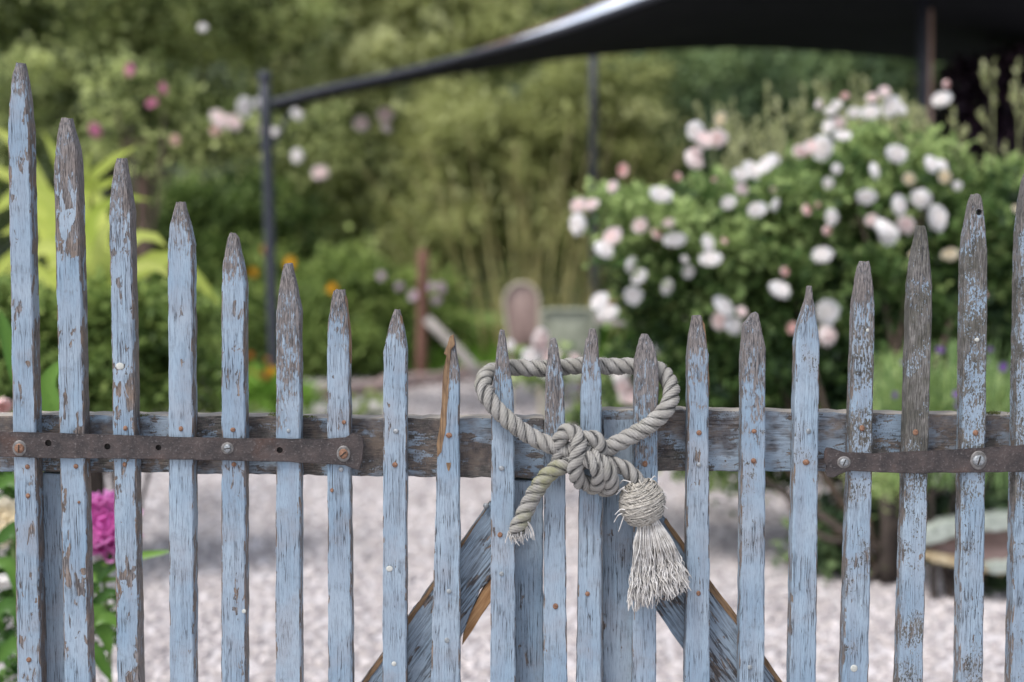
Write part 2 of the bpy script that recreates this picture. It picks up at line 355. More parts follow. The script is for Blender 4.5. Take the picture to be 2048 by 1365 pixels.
# ------------------------------------------------------------ foliage generator
def leaf_cloud(name, parent, mat, blobs, n, L, W, perclump=22, clump_r=.12, droop=0.0, face=.0, kind='stuff', shell=.55, sup=0, tint=(0, 1), flat=.35, up=.4):
    """blobs: (px, py, rx_px, ry_px, distance, depth_radius_m, weight[, tint offset])"""
    B = [(b + (0,)) if len(b) == 7 else b for b in blobs]
    wts = np.array([b[6] * b[2] * b[3] for b in B], float); wts /= wts.sum()
    nc = max(1, n // perclump); bi = rng.choice(len(B), nc, p=wts)
    C = np.zeros((nc, 3)); O = np.zeros((nc, 3)); T = np.zeros(nc)
    SUP = {}
    if sup:
        for q in range(len(B)):
            L_ = []
            for _ in range(sup):
                u = rng.normal(size=3); u /= np.linalg.norm(u)
                if face and u[1] > 0 and rng.random() < face: u[1] *= -1
                L_.append((u * (.5 + .5 * rng.random()), rng.random(), .5 + .8 * rng.random()))
            SUP[q] = L_
    for k in range(nc):
        px, py, rx, ry, d, rd, _, to = B[bi[k]]
        c = D(px, py, d); rx, rz = rx * d / FPX, ry * d / FPX
        u = rng.normal(size=3); u /= np.linalg.norm(u)
        if face and u[1] > 0 and rng.random() < face: u[1] *= -1
        s = (shell + (1 - shell) * rng.random()) if rng.random() < .8 else rng.random()
        T0 = rng.random()
        if sup and rng.random() < .88:
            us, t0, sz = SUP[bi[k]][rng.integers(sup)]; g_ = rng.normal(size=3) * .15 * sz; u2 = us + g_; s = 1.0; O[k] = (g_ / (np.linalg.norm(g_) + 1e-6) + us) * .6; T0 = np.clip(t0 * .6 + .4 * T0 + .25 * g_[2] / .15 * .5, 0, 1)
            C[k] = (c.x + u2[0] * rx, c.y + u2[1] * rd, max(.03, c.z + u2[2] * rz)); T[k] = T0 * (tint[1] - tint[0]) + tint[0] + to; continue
        C[k] = (c.x + u[0] * rx * s, c.y + u[1] * rd * s, max(.03, c.z + u[2] * rz * s)); O[k] = u
        T[k] = rng.random() * (tint[1] - tint[0]) + tint[0] + to
    N = nc * perclump; C = np.repeat(C, perclump, 0); O = np.repeat(O, perclump, 0); T = np.repeat(T, perclump)
    crs = np.repeat(clump_r * (.6 + .8 * rng.random(nc)), perclump)
    c = C + rng.normal(size=(N, 3)) * crs[:, None] * np.array([1, 1, .7]) * .6
    c[:, 2] = np.maximum(c[:, 2], .015)
    d = O * .6 + rng.normal(size=(N, 3)) * .7 + np.array([0, 0, up - droop]); d /= np.linalg.norm(d, axis=1)[:, None]
    nn = rng.normal(size=(N, 3)) * flat + O * .4 + np.array([0, -.15, .8]); nn -= d * (nn * d).sum(1)[:, None]; nn /= np.linalg.norm(nn, axis=1)[:, None] + 1e-9
    s = np.cross(d, nn); ll = L * (.65 + .6 * rng.random(N))[:, None]; ww = W * (.65 + .6 * rng.random(N))[:, None]
    a = c; t1 = c + d * ll - np.array([0, 0, 1]) * ll * droop * .3; l1 = c + d * ll * .45 + s * ww * .5 + nn * ww * .15; r1 = c + d * ll * .45 - s * ww * .5 + nn * ww * .15
    V = np.stack([a, l1, t1, r1], 1).reshape(-1, 3); i = np.arange(N)[:, None] * 4
    F = np.concatenate([i + np.array([[0, 1, 2]]), i + np.array([[0, 2, 3]])], 0)
    tt = np.clip(np.repeat(T + rng.normal(size=N) * .1, 4), 0, 1)
    o = add(name, V, F, mat, parent, attrs={'tint': tt}); o['kind'] = kind
    return o
def twigs(name, parent, mat, base, tops, r0, r1, wob=.08, n=14):
    paths, rad = [], []
    for t in tops:
        b = Vector(base) + Vector((random.uniform(-.05, .05), random.uniform(-.05, .05), 0)); t = Vector(t)
        m1 = b.lerp(t, .4) + Vector((random.uniform(-wob, wob), random.uniform(-wob, wob), (t - b).length * .08))
        paths.append(spline([b, m1, t], n=n)); rad.append(np.linspace(r0, r1, n))
    V, F = tubes(paths, rad, 6); return add(name, V, F, mat, parent, smooth=True)

# flower meshes -------------------------------------------------
def petal_grid(Rs, a, w_, phi0, ruf, nu=5, nv=5, zoff=0):
    us = np.linspace(-1, 1, nu); vs = np.linspace(.04, 1, nv); V = []
    for v in vs:
        for u in us:
            th = v * a * (1 - .10 * u * u); ph = phi0 + u * w_ * (math.sin(min(1, v * 1.15) * math.pi * .55) ** .8) / max(.35, math.sin(min(th, math.pi - .3)) + .25)
            r = Rs * (1 + ruf * (math.sin(5 * u + phi0 * 3) * v * v + .5 * v ** 3)); V.append((r * math.sin(th) * math.cos(ph), r * math.sin(th) * math.sin(ph), -r * math.cos(th) + zoff))
    F = [(j * nu + i, j * nu + i + 1, (j + 1) * nu + i + 1, (j + 1) * nu + i) for j in range(nv - 1) for i in range(nu - 1)]
    return V, F, [v for v in vs for _ in us]
def rose_mesh(name, mat, seed, open_=1.0, rings=5, ruf=.13):
    rd = random.Random(seed); V, F, T = [], [], []
    for k in range(rings):
        Rs = .30 + .70 * k / (rings - 1); a = (2.5 - 1.05 * (k / (rings - 1)) * open_); np_ = 3 + k
        for q in range(np_):
            v, f, t = petal_grid(Rs, a * rd.uniform(.92, 1.08), .9, q * 2 * math.pi / np_ + k * .7 + rd.uniform(-.2, .2), ruf, zoff=.12 * (1 - k / rings))
            b = len(V); V += v; F += [tuple(i + b for i in g) for g in f]; T += [min(1, .15 + .85 * (k / (rings - 1)) * rd.uniform(.7, 1.1)) for _ in t]
    V = [(x * rd.uniform(.96, 1.04), y * rd.uniform(.96, 1.04), z * .85) for x, y, z in V]
    return npmesh(name, V, F, mat, True, {'tint': T})
ROSES = {'w': [rose_mesh('rose_white', PW, s) for s in (1, 2, 3)], 'b': [rose_mesh('rose_blush', PB, s) for s in (4, 5)],
         'p': [rose_mesh('rose_bud', PP, 6, .35, 4)], 'm': [rose_mesh('rose_deep_pink', PMA, 7)], 'c': [rose_mesh('rose_cream', PC, 8)],
         'y': [rose_mesh('bloom_yellow', PY, 9, 1.2, 3)], 'o': [rose_mesh('bloom_orange', PO, 10, 1.2, 3)], 'l': [rose_mesh('bloom_lilac', PL, 11, 1.2, 3)], 'v': [rose_mesh('bloom_violet', PV, 12, .5, 3)]}
def bloom(parent, px, py, rpx, d, kind='w', name='rose'):
    me = random.choice(ROSES[kind]); o = link(name, me, parent, D(px, py, d) - rootpos(parent))
    r = rpx * d / FPX; o.scale = (r * random.uniform(.8, 1.15), r * random.uniform(.8, 1.15), r * random.uniform(.7, 1.05))
    ax = Vector((random.uniform(-1.1, 1.1), -1, random.uniform(-.5, 1.3))).normalized()
    o.rotation_euler = ax.to_track_quat('Z', 'Y').to_euler(); return o

# ------------------------------------------------------------ background planting
F_dark = foliage('dark_laurel_leaf', (.018, .028, .012), (.15, .19, .06), (.58, .64, .27))
F_olive = foliage('olive_willow_leaf', (.12, .14, .045), (.36, .39, .14), (.66, .68, .36))
F_conif = foliage('dark_conifer_spray', (.03, .055, .028), (.09, .14, .06), (.20, .27, .11), .2)
F_purple = foliage('dark_purple_leaf', (.012, .008, .014), (.03, .018, .03), (.06, .035, .05), .2)
F_green = foliage('mid_green_leaf', (.035, .062, .015), (.15, .225, .058), (.40, .50, .15))
F_rose = foliage('rose_leaf', (.018, .038, .015), (.08, .14, .038), (.34, .44, .16), .3)
F_bright = foliage('bright_lime_leaf', (.17, .26, .035), (.38, .46, .08), (.58, .62, .18), .55)
F_lav = foliage('lavender_leaf', (.24, .36, .10), (.42, .54, .20), (.58, .70, .34))
F_spike = foliage('pale_spike_leaf', (.22, .24, .10), (.40, .42, .2), (.6, .6, .36))
F_peony = foliage('peony_leaf', (.02, .06, .012), (.06, .14, .025), (.15, .28, .05), .3, .35)
F_grass = foliage('lawn_blade', (.09, .20, .025), (.19, .36, .05), (.32, .5, .1))

def shrub(name, label, cat, mat, blobs, n, L, W, base, tops=None, r0=.05, **kw):
    t = thing(name, base, label, cat); leaf_cloud('foliage', t, mat, blobs, n, L, W, **kw)
    if tops: twigs('trunk' if cat == 'tree' else 'stems', t, BARK, base, tops, r0, r0 * .25)
    return t
def gp(px, d): p = D(px, 700, d); return Vector((p.x, p.y, 0))

tag(leaf_cloud('far_woodland', None, F_dark, [(x, y, 260, 200, 22, 1.5, 1) for x in range(-500, 2700, 260) for y in (-260, 0, 260, 500)], 42000, .20, .12, perclump=30, clump_r=.45, face=.7, sup=16, tint=(0, .7)),
    'dark mass of woodland leaves filling the slope behind the garden', 'woodland')
shrub('laurel_tree', 'dark leafy tree filling the upper left corner behind the rose arch', 'tree', F_dark,
      [(230, 60, 330, 170, 14.5, 1.2, 1), (60, 200, 180, 150, 14, .8, .8), (430, 170, 170, 110, 14, .8, .9, .1), (330, 20, 260, 110, 13.6, .7, 1, .1), (120, 330, 180, 110, 14, .8, .5), (520, 20, 120, 120, 14, .8, 1, .1), (230, -150, 420, 150, 14.5, 1.2, .8)],
      26000, .10, .055, gp(230, 14.6), [D(120, 120, 14.5), D(260, 20, 14.5), D(420, 120, 14.4), D(320, 260, 14.4)], .12, perclump=34, clump_r=.20, face=.7, sup=8)
shrub('willow_tree', 'tall pale olive willow left of the middle, behind the left sail pole', 'tree', F_olive,
      [(700, 90, 170, 190, 15, .9, 1, .12), (880, 40, 180, 160, 15, .9, 1, .15), (640, 280, 120, 150, 14.8, .7, .9), (1020, 30, 150, 130, 15, .9, 1), (800, 250, 160, 150, 14.8, .8, 1, .05), (830, -120, 330, 130, 15, 1, .8), (700, 420, 140, 130, 15, .7, .8, -.15)],
      30000, .15, .035, gp(760, 15.3), [D(650, 200, 15.2), D(760, 60, 15.2), D(900, 60, 15.2), D(820, 250, 15.2)], .10, perclump=30, clump_r=.18, droop=.7, face=.7, sup=11, up=0)
bam = thing('bamboo_clump', gp(1060, 14.3), 'olive bamboo clump with yellowish canes behind the rattan chair', 'bamboo')
leaf_cloud('foliage', bam, F_olive, [(1000, 330, 170, 170, 14, .6, 1, -.1), (1140, 250, 140, 160, 14.1, .6, 1, -.15), (900, 400, 150, 130, 14, .6, .9, -.1), (1080, 420, 170, 120, 13.9, .5, .9, -.15), (1270, 300, 90, 200, 14.3, .6, .9, -.25), (850, 560, 80, 70, 14, .4, .4, -.2)],
           26000, .15, .03, perclump=26, clump_r=.2, droop=.5, face=.6, sup=16, up=0)
CANE = simple('yellow_bamboo_cane', (.19, .18, .06), (.34, .30, .12), 6, .5)
for k in range(56):
    b = gp(1060 + random.gauss(0, 62), 12.7 + random.random() * .8); tpx = 1060 + (b.x - bam.location.x) / 14 * FPX * 2.2 + random.gauss(0, 40)
    t = D(tpx, random.uniform(240, 500), 13.1 + random.random() * .7)
    tubeobj('cane', [b, b.lerp(t, .5) + Vector(((t.x - b.x) * -.12, 0, .05)), t], [.011, .005], CANE, bam, 5, 8)
shrub('conifer_hedge', 'dark blue green conifer hedge under the far edge of the shade sail', 'hedge', F_conif,
      [(x, y, 150, 110, 16.5, .8, 1, t) for x, y, t in ((1250, 230, 0), (1420, 200, 0), (1600, 180, .15), (1780, 200, .1), (1330, 380, -.2), (1550, 380, -.1), (1800, 360, -.1), (1950, 280, -.2), (1300, 520, -.2))],
      24000, .14, .05, gp(1550, 17), [D(1300, 300, 17), D(1500, 250, 17), D(1700, 250, 17), D(1850, 250, 17)], .08, perclump=28, clump_r=.2, face=.7, sup=16)
shrub('copper_shrub', 'dark purple leaved shrub at the right edge below the sail', 'shrub', F_purple,
      [(1960, 220, 90, 110, 10.5, .5, 1), (2080, 250, 120, 160, 10.5, .6, 1), (1990, 350, 110, 90, 10.3, .5, 1)], 9000, .09, .06, gp(2010, 10.7),
      [D(1940, 220, 10.6), D(2020, 160, 10.6), D(2080, 220, 10.6)], .04, perclump=24, clump_r=.14, face=.6)
shrub('deep_green_shrub', 'deep green shrub under the rose arch, left of the sail pole', 'shrub', F_green,
      [(330, 470, 110, 90, 12.8, .5, 1, -.3), (450, 440, 110, 80, 13, .5, 1, -.35), (420, 560, 130, 90, 12.6, .5, 1, -.2), (560, 480, 80, 110, 13, .5, .7, -.3), (620, 600, 110, 90, 13.2, .5, .8, -.25)],  # tint offsets make every clump a deeper green
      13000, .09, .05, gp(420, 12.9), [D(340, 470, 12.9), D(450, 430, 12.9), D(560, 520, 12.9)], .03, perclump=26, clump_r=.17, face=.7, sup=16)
og = shrub('orange_flower_clump', 'small clump of orange flowers in grass at the foot of the left sail pole', 'plant', F_grass,
      [(520, 790, 50, 40, 8.3, .15, 1, .1), (470, 800, 40, 30, 8.3, .15, .7, .1), (580, 810, 40, 30, 8.4, .15, .7, 0)], 1600, .09, .02, gp(520, 8.3), perclump=10, clump_r=.05, up=1.2)
for px, py, r_, k_ in ((505, 745, 10, 'o'), (528, 752, 12, 'o'), (545, 740, 9, 'y'), (500, 712, 9, 'o'), (536, 720, 8, 'o'), (470, 770, 8, 'o')): bloom(og, px, py, r_, 8.2, k_, 'flower')
fl = shrub('flowering_border', 'mid green border plant with yellow and orange flowers beside the rusty post', 'shrub', F_green,
      [(600, 640, 90, 70, 12.1, .35, 1), (700, 600, 90, 80, 12.3, .35, 1, .05), (790, 610, 80, 80, 12.5, .35, 1, -.05), (560, 560, 60, 60, 12.6, .3, .7, .1), (880, 640, 60, 70, 12.8, .3, .7), (640, 700, 100, 40, 11.9, .3, 1), (760, 700, 80, 40, 12, .3, .8, -.2), (470, 660, 60, 60, 12, .3, .8)],
      14000, .08, .045, gp(680, 12.3), [D(600, 640, 12.2), D(700, 600, 12.3), D(800, 620, 12.4)], .015, perclump=22, clump_r=.14, face=.7, sup=16)
for px, py, r, k in ((530, 502, 11, 'o'), (578, 526, 12, 'y'), (663, 577, 12, 'y'), (507, 546, 9, 'y'), (858, 572, 12, 'l'), (880, 576, 14, 'l'), (875, 602, 11, 'l'), (826, 590, 11, 'l'), (762, 550, 10, 'l'), (800, 575, 9, 'l')):
    bloom(fl, px, py, r, 11.7, k, 'flower')
# lawn, kerb and pale groundcover
bl = 16000; gx = rng.uniform(-6.5, 6.5, bl); gy = rng.uniform(10.2, 14.5, bl); keep = ~((gx > .9) & (gy < 12.5)) ; gx, gy = gx[keep], gy[keep]; bl = len(gx)
hh = .10 + .14 * rng.random(bl); lean = rng.normal(size=(bl, 2)) * .05; c = np.stack([gx, gy, np.zeros(bl)], 1)
V = np.stack([c - [.012, 0, 0], c + [.012, 0, 0], c + np.concatenate([lean, hh[:, None]], 1)], 1).reshape(-1, 3)
tag(add('lawn_grass', V, np.arange(bl * 3).reshape(-1, 3), F_grass, attrs={'tint': np.repeat(rng.random(bl), 3)}), 'bright green grass beyond the curved stone edging', 'grass', kind='stuff')
add('lawn', [(-9, 10.15, .02), (.9, 10.15, .02), (.9, 12.4, .02), (9, 12.4, .02), (9, 20, .02), (-9, 20, .02)], [(0, 1, 2, 3, 4, 5)], simple('lawn_soil', (.07, .14, .025), (.13, .22, .04), 8, .95))['kind'] = 'structure'
KERB = simple('sandstone', (.26, .17, .15), (.42, .34, .32), 12, .9, bd=.01)
kb = thing('stone_edging', G(850, 775), 'low curved pinkish stone edging between gravel and lawn', 'kerb')
kp = spline([G(470, 812), G(600, 803), G(720, 792), (G(790, 780)), G(860, 770), G(960, 757), G(1100, 750), G(1250, 748)], n=15)
for k in range(14):
    a, b = Vector(kp[k]), Vector(kp[k + 1]); d = (b - a); L = d.length - .03; d.normalize(); s = Vector((-d.y, d.x, 0)) * .09; a = a + d * .015; b = a + d * L; h = .085 + random.random() * .03
    V = [a - s, b - s, b + s, a + s] + [q + Vector((0, 0, h + random.uniform(-.006, .006))) for q in (a - s * .9, b - s * .9, b + s * .9, a + s * .9)]
    add('kerb_stone', [tuple(v) for v in V], [(0, 1, 5, 4), (1, 2, 6, 5), (2, 3, 7, 6), (3, 0, 4, 7), (4, 5, 6, 7)], KERB, kb)
gc = thing('pale_groundcover', gp(690, 9.3), 'low plant with small white flowers on the gravel before the lawn', 'plant')
leaf_cloud('foliage', gc, F_green, [(620, 835, 60, 20, 9.4, .3, 1, .1), (700, 830, 60, 22, 9.2, .3, 1), (760, 835, 30, 18, 9.6, .2, 1)], 1800, .06, .03, clump_r=.07)
for k in range(46): bloom(gc, random.uniform(590, 790), random.uniform(800, 835), random.uniform(5, 9), 8.95 + random.random() * .3, 'w', 'flower')

# rose arch and climbing rose
OLDW = simple('old_garden_timber', (.10, .06, .045), (.20, .13, .10), 12, .9, st=(1, 1, .3))
ar = thing('rose_arch', gp(400, 9.3), 'brown timber arch covered by climbing roses, left of the sail pole', 'arch')
for px in (285,): tubeobj('post', [gp(px, 9.8), D(px, 300, 9.8)], .035, OLDW, ar, 8, 6)
tubeobj('beam', [D(235, 288, 9.6), D(400, 268, 9.6), D(540, 264, 9.6)], .018, OLDW, ar, 8, 10)
cl = thing('climbing_rose', gp(290, 9.3), 'climbing rose with pink and blush blooms scrambling over the timber arch', 'rose')
twigs('stems', cl, TWIG, gp(285, 9.3), [D(260, 250, 9.2), D(330, 270, 9.2), D(300, 330, 9.2), D(360, 262, 9.4), D(240, 300, 9.2), D(270, 380, 9.2), D(330, 220, 9.2), D(230, 210, 9.2)], .014, .005, .12)
leaf_cloud('foliage', cl, F_dark, [(400, 300, 150, 26, 9.5, .12, .9, .05), (700, 270, 110, 60, 9.6, .15, .5, .1), (250, 190, 80, 60, 9.6, .2, 1, .15), (320, 200, 60, 60, 9.6, .2, 1), (450, 265, 80, 30, 9.6, .15, 1, .2), (560, 280, 90, 30, 9.6, .15, .8, .1), (290, 300, 60, 60, 9.6, .2, .6, -.1), (190, 290, 60, 50, 9.6, .2, .6), (610, 330, 50, 40, 9.6, .2, .5)], 3800, .07, .045, perclump=12, clump_r=.10)
for px, py, r, k in ((440, 237, 20, 'b'), (468, 244, 16, 'b'), (490, 215, 18, 'w'), (523, 206, 12, 'w'), (595, 228, 15, 'w'), (530, 258, 12, 'b'), (545, 262, 12, 'w'), (723, 247, 14, 'b'), (770, 230, 16, 'b'), (773, 254, 12, 'b'), (593, 312, 13, 'w'), (640, 345, 17, 'b'), (258, 140, 15, 'm'), (303, 205, 12, 'm'), (326, 178, 10, 'm'), (190, 262, 13, 'm'), (405, 55, 8, 'w'), (350, 280, 9, 'p'), (430, 262, 10, 'p')):
    bloom(cl, px, py, r, 9.2, k)

# bright broad leaves on the left -------------------------------
def strap_leaf(name, parent, pts, wpx, mat, tint=.6, fold=.18, nv=14, taper=.45):
    p = spline(pts, n=nv); d = np.linalg.norm(np.array(pts[0]) - np.array([0, -2, 1.27])); wm = wpx * d / FPX
    T = np.gradient(p, axis=0); T /= np.linalg.norm(T, axis=1)[:, None]; view = np.array([.25, -1, .5]); S = np.cross(T, view); S /= np.linalg.norm(S, axis=1)[:, None] + 1e-9
    Nn = np.cross(S, T); t = np.linspace(0, 1, nv); ww = wm * (.18 + .82 * np.sin(np.pi * np.clip(t * 1.0, 0, 1) ** taper * .98)) * .5; ww[-1] = wm * .01
    V = np.stack([p - S * ww[:, None] + Nn * (ww * fold * 2)[:, None], p, p + S * ww[:, None] + Nn * (ww * fold * 2)[:, None]], 1).reshape(-1, 3)
    F = [(i * 3 + j, i * 3 + j + 1, i * 3 + j + 4, i * 3 + j + 3) for i in range(nv - 1) for j in (0, 1)]
    return add(name, V, F, mat, parent, True, {'tint': np.full(len(V), tint) + np.tile([0, .12, 0], nv)})
gi = thing('broad_leaved_lily', gp(190, 5.4), 'lime green plant with long arching strap leaves behind the tallest left pickets', 'plant')
B0 = (190, 640)
for pts, wpx, dd, tn in [([(150, 540), (90, 495), (10, 560)], 40, 5.3, .8), ([(200, 500), (212, 460), (240, 430)], 36, 5.2, .8), ([(230, 520), (290, 470), (335, 495)], 40, 5.1, .75),
        ([(260, 560), (345, 520), (440, 610)], 40, 5.2, .6), ([(130, 450), (60, 380), (-20, 430)], 52, 5.6, .6), ([(160, 420), (200, 340), (275, 292)], 46, 6.2, .55), ([(100, 430), (40, 300), (-20, 250)], 56, 6, .75),
        ([(60, 540), (20, 520), (-40, 600)], 40, 5.5, .6), ([(150, 420), (120, 330), (85, 262)], 46, 6.2, .6), ([(140, 420), (190, 380), (260, 350)], 44, 6.3, .45), ([(120, 480), (60, 450), (0, 470)], 44, 5.7, .65),
        ([(180, 450), (240, 400), (300, 400)], 38, 6, .3), ([(240, 560), (300, 530), (350, 560)], 36, 5.0, .85), ([(150, 500), (110, 420), (60, 400)], 46, 5.8, .5), ([(90, 450), (20, 350), (-60, 340)], 50, 6, .7), ([(170, 560), (130, 520), (90, 540)], 34, 5.1, .9), ([(200, 420), (170, 350), (180, 300)], 40, 6.2, .7)]:
    strap_leaf('leaf', gi, [D(B0[0], B0[1] + 40, 5.4)] + [D(x, y, dd) for x, y in pts], wpx * 1.3, F_bright, tn)
twigs('stems', gi, BARK, gp(190, 5.4), [D(190, 650, 5.4), D(170, 620, 5.4), D(210, 630, 5.4)], .03, .02, .02)
shrub('low_green_shrub', 'leafy bright green shrub standing behind the left gate leaf', 'shrub', F_green,
      [(150, 640, 110, 70, 5.2, .25, 1, .1), (270, 640, 110, 70, 5.2, .25, 1, .1), (370, 650, 70, 60, 5.3, .25, 1), (230, 740, 160, 70, 5.1, .25, 1, -.15), (60, 760, 90, 90, 5.0, .25, 1, -.2), (370, 740, 80, 60, 5.2, .25, .9, -.1), (-20, 650, 60, 100, 5, .25, 1), (420, 790, 60, 40, 5.3, .2, .6, .2), (200, 820, 150, 50, 5.1, .25, .9, -.3), (40, 900, 60, 80, 4.8, .2, .6, -.1)],
      15000, .045, .03, gp(220, 5.3), [D(150, 640, 5.3), D(270, 640, 5.3), D(370, 700, 5.3), D(60, 700, 5.2), D(220, 760, 5.3)], .012, perclump=16, clump_r=.06, face=.7, sup=14)

# shade sail and its poles --------------------------------------
pl = thing('sail_pole', gp(548, 8.7), 'dark steel pole with round cap at the left corner of the shade sail', 'pole', 'poles carrying the shade sail')
tubeobj('shaft', [gp(551, 8.7), D(547, 690, 8.7), D(529, 160, 8.7)], .033, STEEL, pl, 12, 10)
tubeobj('cap', [D(529, 165, 8.7), D(529, 158, 8.7), D(529, 150, 8.7), D(529, 142, 8.7)], [.034, .045, .045, .015], STEEL, pl, 12, 8)
tubeobj('strut', [D(580, 226, 8.68), D(547, 290, 8.68)], .012, STEEL, pl, 8, 4)
p2 = thing('sail_pole', gp(1187, 14.4), 'slim dark pole in the middle, behind the left end of the rose bush', 'pole', 'poles carrying the shade sail')
tubeobj('shaft', [gp(1189, 13), D(1186, 105, 13)], .038, STEEL, p2, 12, 6)
p3 = thing('sail_pole', gp(1846, 9), 'thick dark pole rising from behind the roses to the top of the sail', 'pole', 'poles carrying the shade sail')
tubeobj('shaft', [gp(1846, 9), D(1846, -14, 9)], .036, STEEL, p3, 12, 6)
cn = thing('brown_cane', gp(1859, 9.2), 'thin pale brown wooden cane leaning beside the thick right pole', 'cane')
tubeobj('shaft', [gp(1858, 9.2), D(1859, 20, 9.2)], .022, simple('tan_wood', (.32, .20, .15), (.45, .32, .26), 8, .8), cn, 8, 5)
sl_ = thing('shade_sail', gp(1500, 10), 'large charcoal fabric shade sail stretched over the terrace at the top right', 'shade sail')
far = [(545, 222, 8.7), (650, 196, 9.3), (760, 174, 10.0), (850, 158, 10.6), (940, 144, 11.2), (1180, 113, 12.6), (1480, 97, 13.4), (1850, 122, 12.6), (2300, 185, 11)]
fro = [(545, 208, 8.65), (650, 181, 8.7), (760, 157, 8.8), (850, 136, 8.85), (940, 112, 8.9), (1100, 69, 8.8), (1240, 22, 8.6), (1500, -70, 8), (2300, -330, 6.2)]
fa = spline([D(*q) for q in far], n=40); fr = spline([D(*q) for q in fro], n=40)
V = []
for j in range(11):
    t = j / 10; row = fr * (1 - t) + fa * t; row[:, 2] -= .035 * math.sin(math.pi * t) * np.sin(np.linspace(.1, 3.0, 40)); V.append(row)
V = np.array(V).reshape(-1, 3); i = np.arange(10)[:, None] * 40 + np.arange(39)[None]
F = np.stack([i, i + 1, i + 41, i + 40], -1).reshape(-1, 4)
o = add('canvas', V, F, SAIL, sl_, True); md = o.modifiers.new('t', 'SOLIDIFY'); md.thickness = .008
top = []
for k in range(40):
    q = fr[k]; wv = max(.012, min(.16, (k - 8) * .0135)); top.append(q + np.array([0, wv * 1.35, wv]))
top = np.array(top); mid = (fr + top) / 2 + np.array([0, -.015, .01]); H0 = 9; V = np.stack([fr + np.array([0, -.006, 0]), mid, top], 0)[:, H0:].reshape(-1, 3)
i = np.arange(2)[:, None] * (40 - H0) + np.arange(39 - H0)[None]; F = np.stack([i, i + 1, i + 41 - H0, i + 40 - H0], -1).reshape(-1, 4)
o = add('sky_sheen_strip', V, F, SKYTOP, sl_, True); md = o.modifiers.new('t', 'SOLIDIFY'); md.thickness = .006; tag(o, 'sail top strip with sky light painted in pale blue grey')
V, F = tubes([top[H0:] + np.array([0, .010, .008])], [.009], 6); tag(add('roof_edge_line', V, F, TERRA, sl_, True), 'red brown line standing in for a tiled roof edge behind the sail')  # added tube stands in for the tiled roof edge behind the sail
V, F = tubes([fr[:20] + np.array([0, -.01, .005])], [.022], 8); add('edge_rod', V, F, STEEL, sl_, True)

# rusty post with grey board, chairs and table -------------------
rp = thing('rusty_post', gp(845, 11.4), 'short rusty red post standing in the border', 'post')
tubeobj('shaft', [gp(842, 11.4), D(846, 500, 11.4)], .045, simple('red_rust', (.10, .045, .03), (.18, .09, .065), 14, .9), rp, 8, 6)
gb = thing('grey_board', gp(880, 11.2), 'grey weathered board leaning from the rusty post to the ground', 'board')
tubeobj('board', [D(855, 640, 11.25), D(915, 700, 11.1), D(962, 752, 11.0)], .045, simple('grey_timber', (.22, .20, .18), (.36, .33, .31), 10, .9), gb, 6, 6)
RAT = simple('brown_rattan', (.17, .115, .10), (.32, .235, .21), 120, .7); CREAM = simple('cream_rattan', (.30, .26, .19), (.44, .40, .32), 60, .6); SAGE = simple('sage_fabric', (.19, .205, .155), (.27, .285, .225), 30, .85)
def chair(d, cx, top, wpx, lean, mback, label, rim, square=False):
    b = gp(cx, d); t = thing('garden_chair', b, label, 'chair', 'garden chairs on the terrace')
    w2 = wpx * d / FPX / 2; zt = D(cx, top, d).z; zs = .45; dx = lean
    # oval back
    pts = []
    if square: pts = [(b.x + w2, b.y, zt - .3), (b.x + w2 * 1.02, b.y, zt - .03), (b.x + w2 * .9, b.y, zt), (b.x, b.y, zt + .005), (b.x - w2 * .9, b.y, zt), (b.x - w2 * 1.02, b.y, zt - .03), (b.x - w2, b.y, zt - .3)]
    else:
      for a in np.linspace(-.15, math.pi + .15, 17): pts.append((b.x + dx + w2 * math.cos(a), b.y, zt - w2 * 1.1 + w2 * 1.1 * math.sin(a)))
    outl = [(b.x + w2 * .8, b.y, zs)] + pts + [(b.x - w2 * .8, b.y, zs)]
    tubeobj('back_frame', outl, .012, rim, t, 8, 44)
    pv = spline(outl, n=30); c = np.array([[b.x + dx * .5, b.y + .05, (zt + zs) / 2]]); V = np.vstack([pv, c]); F = [(i, (i + 1) % 30, 30) for i in range(30)]
    o = add('backrest', V, F, mback, t, True); md = o.modifiers.new('t', 'SOLIDIFY'); md.thickness = .012
    sx, sy = w2 * 1.02, .22; a = np.linspace(0, 2 * np.pi, 20, endpoint=False)
    V = [(b.x + sx * math.cos(q), b.y - .2 + sy * math.sin(q), z) for z in (zs - .03, zs) for q in a]; F = [tuple(range(20, 40)), tuple(range(19, -1, -1))] + [(i, (i + 1) % 20, 20 + (i + 1) % 20, 20 + i) for i in range(20)]
    add('seat', V, F, mback, t)
    for sx_, sy_ in ((-1, 1), (1, 1), (-1, -1), (1, -1)):
        tubeobj('leg', [(b.x + sx_ * w2 * .75, b.y - .2 + sy_ * .16, zs - .02), (b.x + sx_ * w2 * .9, b.y - .2 + sy_ * .22, 0)], .014, rim, t, 8, 4)
    return t
chair(9.0, 1050, 566, 70, -.02, RAT, 'brown woven bistro chair with pale rim in front of the bamboo', CREAM)
chair(8.2, 1137, 622, 100, 0, SAGE, 'sage green chair between the woven chair and the wooden table', SAGE, True)
tb = thing('garden_table', gp(1262, 8.6), 'small weathered wooden table beside the roses', 'table'); GT = simple('grey_table_wood', (.22, .19, .18), (.36, .32, .31), 30, .7, st=(.2, 1, 1)); c = gp(1262, 8.6)
